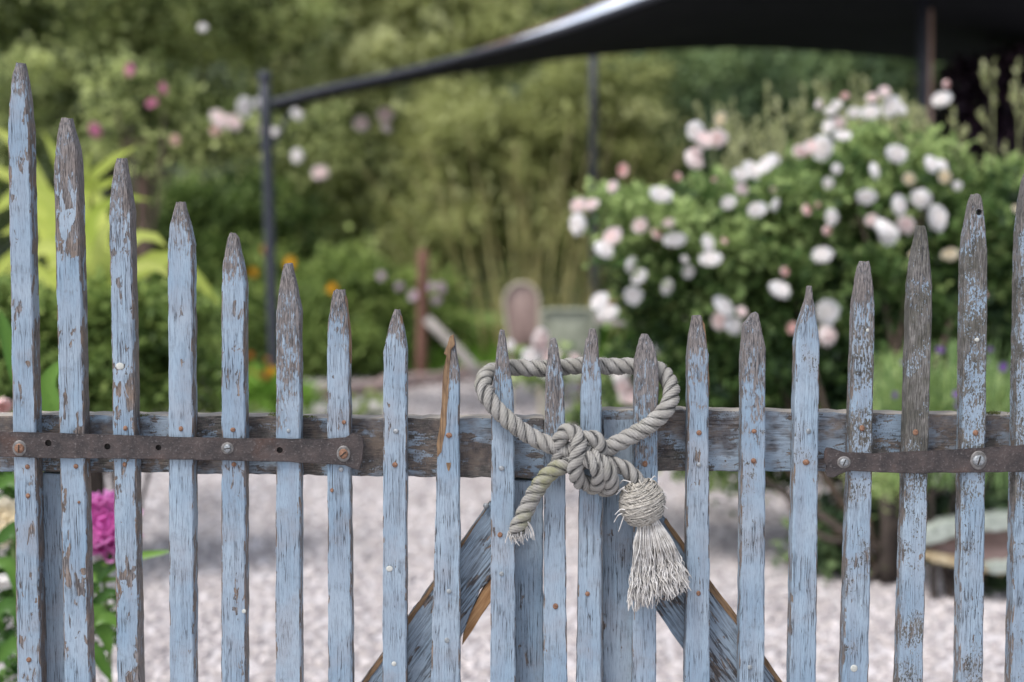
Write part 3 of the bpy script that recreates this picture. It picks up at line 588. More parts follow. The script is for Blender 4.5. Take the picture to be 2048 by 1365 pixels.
for k in range(6):
    x0, x1, y0 = c.x - .32, c.x + .42, c.y - .33 + k * .11
    V = [(x, y, z) for z in (.70, .725) for x, y in ((x0, y0), (x1, y0), (x1, y0 + .1), (x0, y0 + .1))]
    add('plank', V, [(0, 3, 2, 1), (4, 5, 6, 7), (0, 1, 5, 4), (1, 2, 6, 5), (2, 3, 7, 6), (3, 0, 4, 7)], GT, tb)
for sx, sy in ((-1, -1), (1, -1), (1, 1), (-1, 1)): tubeobj('leg', [(c.x + .05 + sx * .3, c.y + sy * .25, .70), (c.x + .05 + sx * .33, c.y + sy * .28, 0)], .025, OLDW, tb, 8, 3)
bc = Vector((c.x - .02, c.y - .1, .727)); bw = thing('clay_bowl', bc, 'round red brown bowl standing on the wooden table', 'bowl')
prof = [(.10, 0), (.16, .03), (.2, .09), (.205, .14), (.19, .14), (.18, .09), (.12, .03), (.0, .025)]
V = [(bc.x + r * math.cos(a), bc.y + r * math.sin(a), bc.z + z) for r, z in prof for a in np.linspace(0, 2 * np.pi, 24, endpoint=False)]
F = [(i * 24 + j, i * 24 + (j + 1) % 24, (i + 1) * 24 + (j + 1) % 24, (i + 1) * 24 + j) for i in range(7) for j in range(24)]
add('bowl', V, F, simple('terracotta', (.20, .10, .06), (.32, .17, .11), 20, .8), bw, True)

# tall pale spikes behind the roses -------------------------------
sp = thing('seed_spike_plant', gp(1700, 6.9), 'tall pale olive spikes of seed heads rising behind the rose bush', 'plant')
pa, ra, heads = [], [], []
def spike(px, topy, d, sway=0, arms=3):
    b = D(px + random.uniform(-12, 12), 520, d); t = D(px + sway, topy, d); n = 12
    p = spline([b, b.lerp(t, .5) + Vector((random.uniform(-.03, .03), 0, 0)), t], n=n); pa.append(p); ra.append(np.linspace(.005, .002, n)); heads.append(p[-4:])
    for _ in range(arms):
        i = random.randint(5, 9); q = Vector(p[i]); sd = random.choice((-1, 1)) * random.uniform(.03, .09); h = random.uniform(.05, .14)
        a_ = spline([q, q + Vector((sd * .7, random.uniform(-.03, .03), h * .35)), q + Vector((sd, random.uniform(-.04, .04), h))], n=6); pa.append(a_); ra.append(np.linspace(.003, .0015, 6)); heads.append(a_[2:])
for k in range(46):
    px = random.uniform(1440, 1850); spike(px, 250 - 60 * math.sin((px - 1440) / 410 * 3.1) + random.uniform(-50, 60), random.uniform(6.3, 7.3), random.uniform(-25, 25))
for px, ty in ((1990, 120), (2032, 128), (1900, 215)): spike(px, ty, 6.3, random.uniform(-10, 10), 4)
V, F = tubes(pa, ra, 5); add('stems', V, F, simple('pale_stem', (.18, .20, .08), (.32, .33, .16), 20, .8), sp, True)
VV, TT = [], []
for p in heads:
    for k in range(16):
        t = random.random(); i = min(len(p) - 2, int(t * (len(p) - 1))); c = p[i] + (p[i + 1] - p[i]) * random.random(); d = np.array([random.gauss(0, .45), random.gauss(0, .45), .9]); d /= np.linalg.norm(d); s = np.cross(d, [0, 1, .2]); s /= np.linalg.norm(s)
        L = random.uniform(.018, .04); VV += [c, c + d * L * .5 + s * L * .22, c + d * L, c + d * L * .5 - s * L * .22]; TT += [random.random()] * 4
add('seed_heads', VV, np.arange(len(VV)).reshape(-1, 4), F_spike, sp, attrs={'tint': TT})['kind'] = 'stuff'

# rose bush --------------------------------------------------------
rb = thing('rose_bush', gp(1790, 5.0), 'large rose bush full of white and blush roses behind the right gate leaf', 'rose bush')
leaf_cloud('foliage', rb, F_rose,
    [(1330, 480, 130, 80, 5.3, .25, 1, .2), (1500, 440, 140, 90, 5.4, .3, 1, .15), (1650, 400, 150, 80, 5.6, .3, 1, .1), (1820, 400, 140, 90, 5.7, .3, 1, .12), (1980, 440, 120, 100, 5.5, .3, 1, .0), (1400, 600, 160, 90, 5.4, .3, 1, 0), (1560, 580, 150, 100, 5.5, .3, 1, -.12),
     (1740, 560, 160, 100, 5.6, .3, 1, -.12), (1930, 600, 150, 110, 5.6, .3, 1, -.2), (1470, 730, 170, 90, 5.4, .3, 1, -.15), (1640, 720, 140, 90, 5.5, .3, 1, -.2), (1350, 700, 90, 70, 5.4, .2, .8, -.1), (1560, 850, 170, 60, 5.4, .3, .9, -.15), (1830, 680, 160, 70, 5.9, .25, .9, -.3), (1980, 740, 120, 80, 6.0, .25, .8, -.3), (1760, 310, 120, 50, 5.8, .25, .6, .15), (1300, 590, 60, 60, 5.3, .2, .6, .25), (1420, 930, 110, 40, 5.5, .25, .5, .05), (1620, 930, 120, 40, 5.5, .25, .5, -.1), (1230, 420, 40, 40, 5.2, .1, .35, .3)],
    34000, .05, .032, perclump=14, clump_r=.06, face=.55, sup=18)
tops = [D(x, y, 5.5) for x, y in ((1250, 480), (1350, 560), (1420, 420), (1560, 460), (1700, 360), (1850, 400), (1980, 430), (1600, 650), (1480, 760), (1750, 560), (1920, 620))]
twigs('stems', rb, TWIG, gp(1780, 5.05), tops, .016, .005, .12)
tubeobj('trunk', [gp(1783, 5.0), D(1778, 1080, 5.0), D(1770, 980, 5.1), D(1740, 840, 5.3)], [.038, .028, .026, .018], BARK, rb, 10, 12)
tubeobj('branch', [gp(1730, 5.0), D(1760, 1130, 5.0), D(1800, 1000, 5.1)], [.014, .012, .010], BARK, rb, 8, 10)
tubeobj('branch', [D(1780, 1110, 5.0), D(1690, 1065, 5.0), D(1610, 1010, 5.1), D(1530, 960, 5.2), D(1490, 900, 5.3)], [.018, .015, .012, .008], BARK, rb, 8, 14)
tubeobj('branch', [D(1730, 1080, 5.0), D(1660, 1080, 4.95), D(1600, 1040, 5.0), D(1570, 990, 5.1)], [.012, .01, .006], BARK, rb, 8, 12)
tubeobj('branch', [D(1785, 1060, 5.0), D(1850, 1000, 5.1), D(1950, 940, 5.2)], [.018, .012, .008], BARK, rb, 8, 12)
zr = '''285,665,22,p 242,728,26,b 110,800,35,b 160,795,28,b 105,875,40,w 435,755,38,w 350,880,35,b 240,920,38,b 215,970,45,w 462,868,25,b 415,912,20,p 485,930,48,w 620,950,38,w 625,1005,42,w 322,1035,32,w 345,1075,40,w 325,1155,35,w 190,1170,38,w 225,1215,35,w 460,1120,28,w 540,1060,22,w 525,1010,18,w 565,510,42,w 600,540,35,b 650,540,35,b 665,465,25,c 568,620,45,b 565,590,30,b 695,788,32,w 750,735,25,b 745,680,35,w 790,660,40,w 840,640,35,w 870,625,25,w 805,815,38,w 880,800,25,w 975,590,30,b 1020,570,30,b 1060,578,42,w 1085,492,28,w 1125,480,25,b 1140,525,32,w 1095,430,25,w 1052,410,22,b 1120,405,24,w 1185,440,24,w 1250,435,35,w 1255,380,22,b 1305,355,28,b 1330,415,40,w 1365,420,35,w 1525,385,38,w 1150,375,15,p 1355,600,40,w 1270,665,28,w 1120,660,22,w 1490,640,30,w 1530,640,30,w 1400,700,30,c 1085,715,22,w 1235,770,38,w 1098,848,32,w 1080,900,18,p 1365,800,38,w 1445,775,38,w 1515,850,44,w 1255,860,25,b 1310,885,42,w 1320,915,35,w 1390,875,35,b 1062,990,42,w 1560,990,35,c 915,1060,16,p 900,1125,42,w 945,1280,22,p 680,1190,42,w 665,1250,35,b 720,1265,42,w 748,1215,25,b 1085,1220,48,w 1085,1310,48,b 1420,990,20,c 1590,725,20,w 1540,690,25,c 1820,815,20,c 500,690,12,p 640,700,12,p 1000,820,20,p 680,940,12,p 1220,1200,12,p 1690,1150,14,p 870,740,14,c 1045,800,12,p 1545,330,14,p 1000,600,16,p'''
for q in zr.split():
    x, y, r, k = q.split(','); x, y, r = float(x) / 1.95 + 1100, float(y) / 1.95, float(r) / 1.95
    if y < 250: dd = 5.4
    else: dd = random.uniform(4.9, 5.1)
    bloom(rb, x, y, r * random.uniform(.88, 1.08), dd, k)
lr = shrub('low_rose', 'low blush rose blooming behind the rope loop and centre pickets', 'rose', F_rose, [(1090, 740, 60, 35, 6.3, .15, 1, .1), (1290, 760, 80, 60, 5.6, .2, 1, 0), (1240, 830, 90, 40, 6, .2, .5, .1)], 1700, .05, .03, gp(1250, 5.9), [D(1090, 720, 6.2), D(1290, 760, 5.6), D(1200, 770, 6)], .008, perclump=12, clump_r=.08)
for x, y, r, k in ((1083, 684, 24, 'b'), (1062, 712, 18, 'w'), (1100, 712, 18, 'b'), (1045, 735, 14, 'w'), (1020, 690, 10, 'w'), (1318, 705, 20, 'w'), (1335, 735, 26, 'w'), (1348, 765, 22, 'b'), (1240, 745, 22, 'w'), (1265, 790, 24, 'b'), (1245, 770, 20, 'b'), (1295, 760, 18, 'w'), (1150, 720, 12, 'b'), (1090, 740, 16, 'w')):
    bloom(lr, x, y, r, 5.3, k)
# lavender
lv = thing('lavender', gp(1890, 4.75), 'light green lavender with violet flower heads below the roses at right', 'lavender'); pa, ra = [], []; hd = []
for k in range(420):
    px = random.uniform(1748, 2075); b = D(1890 + (px - 1890) * .8, random.uniform(900, 985), 4.7 + random.random() * .3); t = D(px + random.uniform(-12, 12), random.uniform(700, 840) - (25 if px > 1800 else 0) , 4.6 + random.random() * .3)
    p = spline([b, b.lerp(t, .5) + Vector((random.uniform(-.02, .02), 0, 0)), t], n=7); pa.append(p); ra.append(np.linspace(.003, .0015, 7)); hd.append(p)
V, F = tubes(pa, ra, 4); add('stems', V, F, simple('green_stem', (.13, .22, .07), (.22, .34, .12), 20, .8), lv, True)['kind'] = 'stuff'
leaf_cloud('foliage', lv, F_lav, [(1850, 860, 110, 70, 4.8, .15, 1, .05), (1990, 850, 110, 70, 4.8, .15, 1, .05), (1780, 960, 60, 50, 4.8, .1, .7, 0), (1900, 800, 150, 55, 4.85, .12, 1, .15), (1800, 780, 40, 60, 4.8, .1, .6, .1)], 9000, .035, .007, perclump=14, clump_r=.05, up=1.2)
twigs('woody_stem', lv, BARK, gp(1890, 4.8), [D(1800, 930, 4.8), D(1860, 900, 4.8), D(1930, 900, 4.8), D(2000, 920, 4.8)], .012, .006, .04)
for x, y, r in ((1880, 700, 7), (1915, 790, 10), (1918, 812, 8), (2006, 735, 9), (1790, 790, 6), (1806, 725, 5), (1980, 700, 6)): bloom(lv, x, y, r, 4.55, 'v', 'flower_head')
shrub('ground_ivy', 'green creeping plant round the rose trunk, colour darkened as shade under the bush', 'plant', F_conif, [(1660, 1090, 60, 60, 5.2, .2, 1, -.2), (2010, 1170, 70, 30, 4.95, .15, 1, -.1), (1900, 1120, 120, 60, 5.5, .25, 1, -.3), (1780, 1040, 150, 60, 5.8, .3, 1, -.3), (1990, 1010, 120, 60, 5.7, .3, 1, -.25), (1470, 960, 60, 30, 6.2, .2, .6, .2)], 6000, .05, .032, gp(1880, 5.6), perclump=14, clump_r=.08)  # leaf tint lowered to imitate the shade beneath the rose bush
# weathered half log
lg = thing('split_log', Vector((D(1990, 1090, 4.75).x, 2.75, 0)), 'weathered split log with pale green lichen edge leaning under the roses at right', 'log')
LOGM = simple('brown_log_face', (.12, .075, .06), (.24, .165, .15), 14, .85, st=(.4, 1, 1)); LIC = simple('pale_green_lichen', (.22, .25, .21), (.40, .43, .39), 40, .9); TAN = simple('tan_bark_edge', (.30, .22, .12), (.5, .42, .28), 40, .9)
prism('log_face', [(1838, 1088), (1880, 1072), (1960, 1052), (2060, 1040), (2160, 1040), (2160, 1150), (2060, 1145), (1960, 1138), (1880, 1118)], 2.74, 2.86, LOGM, lg, .008, jit=.004)
prism('lichen_edge', [(1836, 1090), (1848, 1062), (1880, 1050), (1960, 1036), (2060, 1028), (2160, 1026), (2160, 1048), (2060, 1058), (1960, 1066), (1900, 1078), (1862, 1092)], 2.70, 2.80, LIC, lg, .008, jit=.004)
prism('bark_edge', [(1842, 1104), (1880, 1108), (1960, 1128), (2010, 1138), (2010, 1152), (1940, 1142), (1870, 1128), (1842, 1116)], 2.71, 2.80, TAN, lg, .006, jit=.004)
prism('pale_edge', [(1968, 1130), (2060, 1122), (2160, 1122), (2160, 1140), (2060, 1142), (1985, 1150)], 2.69, 2.74, LIC, lg, .005, jit=.003)
for px in (1960, 2120): tubeobj('support', [gp(px, 4.82), D(px, 1110, 4.82)], .03, BARK, lg, 8, 4)

# peony in front of the low shrub --------------------------------
pe = thing('peony_plant', gp(150, 2.85), 'magenta peony with green leaves seen between the second and third pickets', 'peony')
def peony(px, py, rpx, d, mat, npet, label=None):
    base = D(px, py, d); r = rpx * d / FPX; core = link('flower', rose_mesh('peony_core', mat, npet, 1.6, 4, .25), pe, base - pe.location); core.scale = (r * .7,) * 3
    ax = Vector((.25, -1, .55)).normalized(); q = ax.to_track_quat('Z', 'Y'); core.rotation_euler = q.to_euler()
    if label: core['label'] = label
    for k in range(npet):
        ring = k / npet; v, f, t = petal_grid((.55 + .5 * ring), (2.0 - .6 * ring) * random.uniform(.9, 1.08), .62, k * 2.4, random.uniform(.10, .22), 7, 6)
        me = npmesh('petal', np.array(v) / .7, f, mat, True, {'tint': [min(1, .2 + .8 * x * random.uniform(.8, 1.1)) for x in t]}); link('petal', me, core)
peony(207, 1047, 66, 2.95, PM, 26, 'magenta bloom'); peony(12, 1040, 50, 3.1, PC, 18, 'pale cream pink bloom')
bloom(pe, 198, 1120, 16, 2.98, 'w', 'bud'); bloom(pe, 6, 812, 17, 3.4, 'p', 'bud'); bloom(pe, 8, 1165, 20, 3.1, 'w', 'bud')
for pts, wpx, tn in [([(200, 1150), (250, 1120), (345, 1102)], 26, .8), ([(170, 1160), (210, 1160), (245, 1158)], 24, .8), ([(190, 1150), (225, 1120), (215, 1105)], 50, .15), ([(180, 1230), (205, 1250), (222, 1310)], 46, .6), ([(170, 1250), (215, 1235), (245, 1260)], 40, .7), ([(60, 1100), (30, 1060), (-10, 1090)], 50, .3), ([(60, 1200), (20, 1130), (-20, 1130)], 50, .6), ([(70, 1000), (25, 960), (-10, 980)], 44, .5), ([(60, 1250), (20, 1210), (-30, 1240)], 44, .35),
        ([(50, 900), (20, 840), (-20, 880)], 40, .4), ([(80, 1330), (30, 1290), (-10, 1330)], 50, .5), ([(90, 860), (60, 760), (20, 700)], 46, .5), ([(110, 850), (95, 770), (125, 720)], 52, .75), ([(60, 800), (20, 690), (0, 620)], 46, .55), ([(210, 1190), (235, 1185), (262, 1200)], 24, .2), ([(180, 1300), (205, 1330), (225, 1365)], 36, .5)]:
    strap_leaf('leaf', pe, [D(130 if pts[0][0] > 100 else 60, pts[0][1] + 80, 3.0)] + [D(x, y, 2.95) for x, y in pts], wpx, F_peony, tn, taper=.7)
twigs('stems', pe, simple('peony_stem', (.07, .12, .03), (.14, .2, .06), 20, .7), gp(130, 2.98), [D(200, 1080, 3.0), D(20, 1070, 3.1), D(130, 1250, 3.0), D(60, 1000, 3.0), D(95, 860, 3.0), D(60, 880, 3.0)], .006, .004, .03)
leaf_cloud('foliage', pe, F_peony, [(20, 1150, 60, 200, 3.2, .08, 1, 0), (205, 1240, 26, 80, 3.05, .04, .6, .25), (15, 950, 30, 100, 3.2, .06, .7, 0), (10, 1330, 60, 60, 3.1, .06, .8, -.1), (120, 1330, 60, 60, 3.1, .05, .6, -.1)], 1500, .035, .016, perclump=8, clump_r=.03)

# ------------------------------------------------------------ THE GATE
T = .030
def disc(name, px, py, y, rpx, mat, parent, dome=.0014, slot=False, sides=14):
    c = P(px, py, y); r = rpx * MPX; V = []; b = rootpos(parent); ax = random.uniform(.9, 1.1)
    for rr, yy in ((1, .0006), (1, -dome * .5), (.8, -dome * .95), (0.02, -dome)):
        for a in np.linspace(0, 2 * np.pi, sides, endpoint=False): V.append((c.x + r * rr * math.cos(a) * ax, y + yy, c.z + r * rr * math.sin(a) / ax))
    F = [(i * sides + j, i * sides + (j + 1) % sides, (i + 1) * sides + (j + 1) % sides, (i + 1) * sides + j) for i in range(3) for j in range(sides)] + [tuple(range(3 * sides, 4 * sides))]
    o = add(name, V, F, mat, parent, True)
    if slot:
        a = random.uniform(0, 3.14); dx, dz = math.cos(a) * r * .8, math.sin(a) * r * .8; nx, nz = -math.sin(a) * r * .12, math.cos(a) * r * .12
        VV = [(c.x + s1 * dx + s2 * nx, y - dome - .0003 + q * .0005, c.z + s1 * dz + s2 * nz) for q in (0, 1) for s1, s2 in ((-1, -1), (1, -1), (1, 1), (-1, 1))]
        m2 = npmesh('slot', np.array(VV) - np.array(b), [(0, 1, 2, 3), (4, 5, 6, 7), (0, 1, 5, 4), (1, 2, 6, 5), (2, 3, 7, 6), (3, 0, 4, 7)], DARK)
        bm = bmesh.new(); bm.from_mesh(o.data); n0 = len(bm.faces); bm.from_mesh(m2)
        bm.faces.ensure_lookup_table()
        for f in bm.faces[n0:]: f.material_index = 1
        bm.to_mesh(o.data); bm.free(); o.data.materials.append(DARK)
    return o
def picket(parent, rows, seed, tiplen=.07, chips=.5, lichen=0.0, holes=()):
    """rows: (photo y, left edge, right edge of the FRONT face), top to bottom"""
    rd = random.Random(seed); rows = sorted(rows); ys = [r[0] for r in rows]
    sh = rows[0][0] + 95; end = rows[-1][0]; yl = []
    y = ys[0]
    while y < end: yl.append(y); y += 5 if y < sh else 13
    yl.append(end); yl = sorted(set(yl) | {r[0] for r in rows})
    nz = [rd.uniform(-1, 1) for _ in range(400)]; nz2 = [rd.uniform(-1, 1) for _ in range(400)]
    def jn(tab, t): i = int(t); f = t - i; return tab[i % 400] * (1 - f) + tab[(i + 1) % 400] * f
    V = []; K = 10; n = 0
    for y in yl:
        xl = np.interp(y, ys, [r[1] for r in rows]) + jn(nz, y / 19) * .9 + jn(nz, y / 6 + 50) * .35
        xr = np.interp(y, ys, [r[2] for r in rows]) + jn(nz2, y / 23) * .9 + jn(nz2, y / 5 + 90) * .35
        a = P(xl, y, 0); b = P(xr, y, 0); k = max(0, 1 - (y - ys[0]) / 75); yf = .004 * k * k; yb = T - .010 * k; c = min(.0016 + .0012 * jn(nz, y / 31 + 200) ** 2, (b.x - a.x) * .25)
        z = a.z; jz = lambda: rd.uniform(-.0012, .0012) if y == yl[0] else 0
        mx = (a.x + b.x) / 2
        V += [(a.x + c, yf, z + jz()), (mx, yf - .0003, z + jz() * 2), (b.x - c, yf, z + jz()), (b.x, yf + c, z + jz()), (b.x, (yf + yb) / 2, z + jz()), (b.x, yb - c, z + jz()), (b.x - c, yb, z + jz()), (a.x + c, yb, z + jz()), (a.x, yb - c, z + jz()), (a.x, yf + c, z + jz())]; n += 1
    F = [(i * K + j, i * K + (j + 1) % K, (i + 1) * K + (j + 1) % K, (i + 1) * K + j) for i in range(n - 1) for j in range(K)]
    F += [tuple(range(K - 1, -1, -1)), tuple((n - 1) * K + j for j in range(K))]
    o = add('picket', V, F, PAINT, parent)
    bm = bmesh.new(); bm.from_mesh(o.data); bmesh.ops.recalc_face_normals(bm, faces=bm.faces); bm.to_mesh(o.data); bm.free()
    o['seed'] = float(seed) * 1.37; o['tipz'] = V[0][2]; o['tiplen'] = tiplen * 1.45; o['chips'] = chips * 1.1 + .05; o['lichen'] = min(1, lichen * 1.04 + .04)
    if holes: cut(o, [(P(x, y, yy), r * MPX, dp) for x, y, r, yy, dp in holes])
    return o
BOT = 2130
GL = thing('gate_leaf', P(560, 2240, 0), 'left leaf of the pale blue picket gate with long rusty strap hinge', 'gate', 'leaves of the picket gate')
GR = thing('gate_leaf', P(1620, 2240, 0), 'right leaf of the pale blue picket gate, mossy grey towards the right', 'gate', 'leaves of the picket gate')
GL.location.z = GR.location.z = 0
def rowset(ty, tl, tr, sy, sl, sr, bl, br, extra=()):
    # straight sides below shoulders, extrapolated past the frame
    k = (BOT - sy) / (1300 - sy); return [(ty, tl, tr)] + list(extra) + [(sy, sl, sr), (BOT, sl + (bl - sl) * k, sr + (br - sr) * k)]
PK = [
 (GL, rowset(125, 29, 44, 260, 15, 58, 33, 80, [(145, 24, 47), (200, 18, 52)]), dict(tiplen=.05, chips=.55)),
 (GL, rowset(236, 121, 138, 335, 107, 156, 128, 178, [(250, 117, 141), (290, 111, 150)]), dict(tiplen=.10, chips=.85)),
 (GL, rowset(317, 232, 247, 425, 218, 262, 233, 279, [(330, 228, 249), (370, 222, 254)]), dict(tiplen=.11, chips=.8)),
 (GL, rowset(404, 350, 366, 490, 335, 384, 339, 388, [(420, 346, 369), (450, 340, 376)]), dict(tiplen=.05, chips=.25)),
 (GL, rowset(467, 459, 467, 570, 443, 490, 442, 491, [(476, 455, 474), (520, 446, 482)]), dict(tiplen=.06, chips=.5)),
 (GL, rowset(528, 567, 582, 625, 552, 600, 551, 601, [(545, 563, 585), (580, 557, 592)]), dict(tiplen=.19, chips=.3)),
 (GL, rowset(581, 667, 688, 665, 654, 698, 656, 704, [(600, 663, 690), (630, 658, 694)]), dict(tiplen=.07, chips=.3)),
 (GL, rowset(621, 787, 799, 705, 767, 813, 765, 813, [(630, 784, 801), (660, 776, 807)]), dict(tiplen=.05, chips=.3)),
 (GL, rowset(676, 900, 908, 740, 893, 918, 872, 920, [(690, 896, 910), (800, 890, 919), (850, 884, 919), (905, 874, 919)]), dict(tiplen=.06, chips=.25)),
 (GL, rowset(662, 1000, 1009, 790, 983, 1028, 981, 1031, [(680, 996, 1012), (720, 992, 1018)]), dict(tiplen=.085, chips=.2)),
 (GL, rowset(679, 1101, 1111, 770, 1091, 1129, 1087, 1134, [(690, 1098, 1115), (730, 1094, 1122)]), dict(tiplen=.14, chips=.25)),
 (GR, rowset(660, 1180, 1191, 765, 1163, 1203, 1155, 1203, [(676, 1177, 1195), (682, 1172, 1196), (710, 1169, 1198)]), dict(tiplen=.075, chips=.2)),
 (GR, rowset(671, 1285, 1296, 730, 1270, 1317, 1266, 1313, [(680, 1281, 1303), (690, 1279, 1308), (700, 1276, 1310)]), dict(tiplen=.17, chips=.2)),
 (GR, rowset(633, 1387, 1404, 710, 1377, 1417, 1372, 1420, [(650, 1383, 1407), (675, 1379, 1411)]), dict(tiplen=.10, chips=.35)),
 (GR, rowset(627, 1506, 1518, 700, 1485, 1532, 1480, 1529, [(637, 1500, 1520), (650, 1490, 1523), (670, 1487, 1526)]), dict(tiplen=.15, chips=.25, lichen=.25)),
 (GR, rowset(574, 1618, 1625, 690, 1593, 1639, 1581, 1633, [(600, 1615, 1628), (620, 1608, 1631), (650, 1600, 1635)]), dict(tiplen=.05, chips=.3, lichen=.3)),
 (GR, rowset(524, 1724, 1740, 615, 1709, 1750, 1688, 1738, [(535, 1720, 1743), (575, 1714, 1747)]), dict(tiplen=.12, chips=.3, lichen=.55)),
 (GR, rowset(453, 1839, 1854, 570, 1822, 1866, 1799, 1847, [(470, 1836, 1857), (520, 1829, 1861)]), dict(tiplen=.10, chips=.4, lichen=.85)),
 (GR, rowset(389, 1949, 1963, 505, 1930, 1976, 1919, 1967, [(400, 1945, 1967), (450, 1938, 1971)]), dict(tiplen=.10, chips=.4, lichen=.72, holes=[(1954, 425, 6.5, .01, .06)])),
 (GR, rowset(345, 2056, 2070, 470, 2040, 2088, 2024, 2076, [(360, 2052, 2073)]), dict(tiplen=.10, chips=.4, lichen=.65)),
 (GR, rowset(300, 2168, 2184, 420, 2152, 2200, 2130, 2182), dict(tiplen=.1, chips=.4, lichen=.65)),
]
pks = [picket(p, rows, i + 3, **kw) for i, (p, rows, kw) in enumerate(PK)]
# lichen that grades down the right pickets comes from their own wear settings; fresh splits:
def split(pk, poly, y0, y1, mat=BROWNW): return prism('split_wood', poly, y0, y1, mat, pk, .0008, jit=.0008)
tag(split(pks[8], [(899, 674), (907, 670), (910, 690), (902, 700), (900, 750), (897, 800), (894, 850), (884, 905), (875, 915), (873, 890), (880, 850), (884, 790), (888, 735), (893, 712), (887, 708), (895, 690)], -.0006, .014), 'fresh orange brown split along the left edge')
split(pks[6], [(689, 590), (693, 602), (697, 640), (701, 690), (701, 730), (698, 712), (695, 668), (691, 625)], .0035, .022, BROWNW)
split(pks[13], [(1405, 640), (1410, 650), (1415, 700), (1419, 760), (1419, 800), (1415, 760), (1411, 700), (1406, 665)], .003, .024, BROWNW)
split(pks[7], [(799, 628), (803, 635), (809, 690), (812, 715), (809, 708), (804, 680)], .002, .02, BROWNW)
# nails: (picket index, x, y, radius px, material)
for i, x, y, r, m_ in [(0, 55, 934, 5, 'r'), (0, 56, 992, 5, 'r'), (0, 58, 1320, 5.5, 'r'), (1, 152, 933, 5, 'r'), (1, 158, 1005, 3, 'r'), (2, 251, 857, 5, 'r'), (2, 249, 929, 4.5, 'r'), (2, 240, 733, 8, 'w'), (3, 362, 858, 5, 'r'), (4, 466, 860, 5, 'r'), (4, 468, 929, 5, 'r'), (4, 488, 1223, 4.5, 'w'), (5, 577, 862, 4, 'g'), (6, 688, 845, 4.5, 'r'), (6, 682, 939, 5.5, 'z'), (6, 664, 981, 4, 'r'), (7, 792, 863, 5.5, 'z'), (7, 790, 930, 5.5, 'r'), (7, 779, 1138, 6.5, 'w'), (7, 788, 1328, 5, 'w'),
        (8, 898, 871, 6, 'r'), (8, 898, 1183, 5, 'g'), (8, 894, 1281, 5.5, 'g'), (9, 1003, 937, 5.5, 'z'), (9, 1000, 1070, 5.5, 'r'), (9, 1003, 1148, 5, 'g'), (10, 1111, 1213, 6, 'r'), (11, 1175, 1188, 5, 'r'), (12, 1290, 928, 6, 'r'), (13, 1398, 866, 5.5, 'r'), (13, 1398, 930, 5, 'z'), (13, 1397, 1187, 5, 'r'), (14, 1508, 863, 5, 'r'), (14, 1507, 922, 5.5, 'r'), (14, 1500, 1335, 5, 'g'), (15, 1617, 863, 5.5, 'z'), (15, 1612, 925, 6.5, 'r'), (16, 1724, 857, 6, 'r'), (16, 1735, 661, 3.5, 'w'), (16, 1708, 1337, 7.5, 'w'), (17, 1831, 865, 6, 'r'), (18, 1951, 866, 6, 'r'), (18, 1954, 680, 4.5, 'w')]:
    disc('nail', x, y, -.0002, r * .98, {'r': RUST, 'z': ZINC, 'w': WHITE, 'g': OLDZ}[m_], pks[i], .0016 if m_ != 'w' else .0008)
# nail hole with torn wood in the broken picket
prism('nail_hole', [(892, 926), (902, 926), (901, 935), (898, 944), (895, 940)], -.0008, .004, BROWNW, pks[8], .0003)
def board(name, poly, y0, y1, parent, seed, ang=0.0, mat=PAINT, chips=.5, lichen=.2, tiplen=.0, jit=.0008, bev=.0015):
    o = prism(name, poly, y0, y1, mat, parent, bev, ang=ang, jit=jit); o['seed'] = float(seed); o['tipz'] = 9.0; o['tiplen'] = .01; o['chips'] = chips; o['lichen'] = lichen; return o
Y1 = T + .001; Y2 = Y1 + .045
board('top_rail', [(-60, 833), (100, 830), (300, 832), (500, 834), (700, 837), (980, 838), (1089, 838), (1089, 958), (980, 956), (700, 952), (300, 946), (-60, 944)], Y1, Y2, GL, 11.3, mat=PAINTX, chips=1.35, lichen=.66, jit=.0012)
board('top_rail', [(1204, 822), (1400, 821), (1650, 826), (1900, 830), (2240, 833), (2240, 944), (1900, 942), (1600, 944), (1350, 942), (1204, 940)], Y1, Y2, GR, 5.9, mat=PAINTX, chips=1.1, lichen=.66, jit=.0012)
board('bottom_rail', [(-60, 1840), (1089, 1840), (1089, 1960), (-60, 1960)], Y1, Y2, GL, 2.2, mat=PAINTX)
board('bottom_rail', [(1204, 1840), (2240, 1840), (2240, 1960), (1204, 1960)], Y1, Y2, GR, 3.1, mat=PAINTX)
board('hinge_stile', [(78, 948), (130, 948), (140, 1838), (92, 1838)], Y1 + .002, Y2 + .01, GL, 8.1, chips=.4, lichen=.25)
board('meeting_stile', [(1022, 962), (1086, 962), (1089, 1838), (1026, 1838)], Y1 + .001, Y2 + .003, GL, 4.4, chips=.45, lichen=.1)
board('meeting_stile', [(1206, 838), (1276, 838), (1272, 942), (1274, 1838), (1206, 1838)], Y1 - .0005, Y2 + .006, GR, 6.7, chips=.35, lichen=.1)
a1 = math.atan2(253, 353)
bL = board('brace', [(980, 1008), (1020, 1008), (1020, 1096), (976, 1166), (960, 1180), (922, 1275), (640, 1700), (530, 1700), (500, 1680), (726, 1365), (815, 1239), (880, 1150)], Y1 + .001, Y1 + .03, GL, 7.9, ang=a1, chips=.9, lichen=.42, mat=RIDGED)
tag(prism('broken_edge', [(979, 1160), (1018, 1120), (1018, 1150), (981, 1206), (952, 1250), (924, 1292), (926, 1272), (940, 1230), (962, 1186)], Y1 + .004, Y1 + .022, FRESH, GL, .001, ang=a1, jit=.0006), 'bright orange split along the lower edge of the brace')
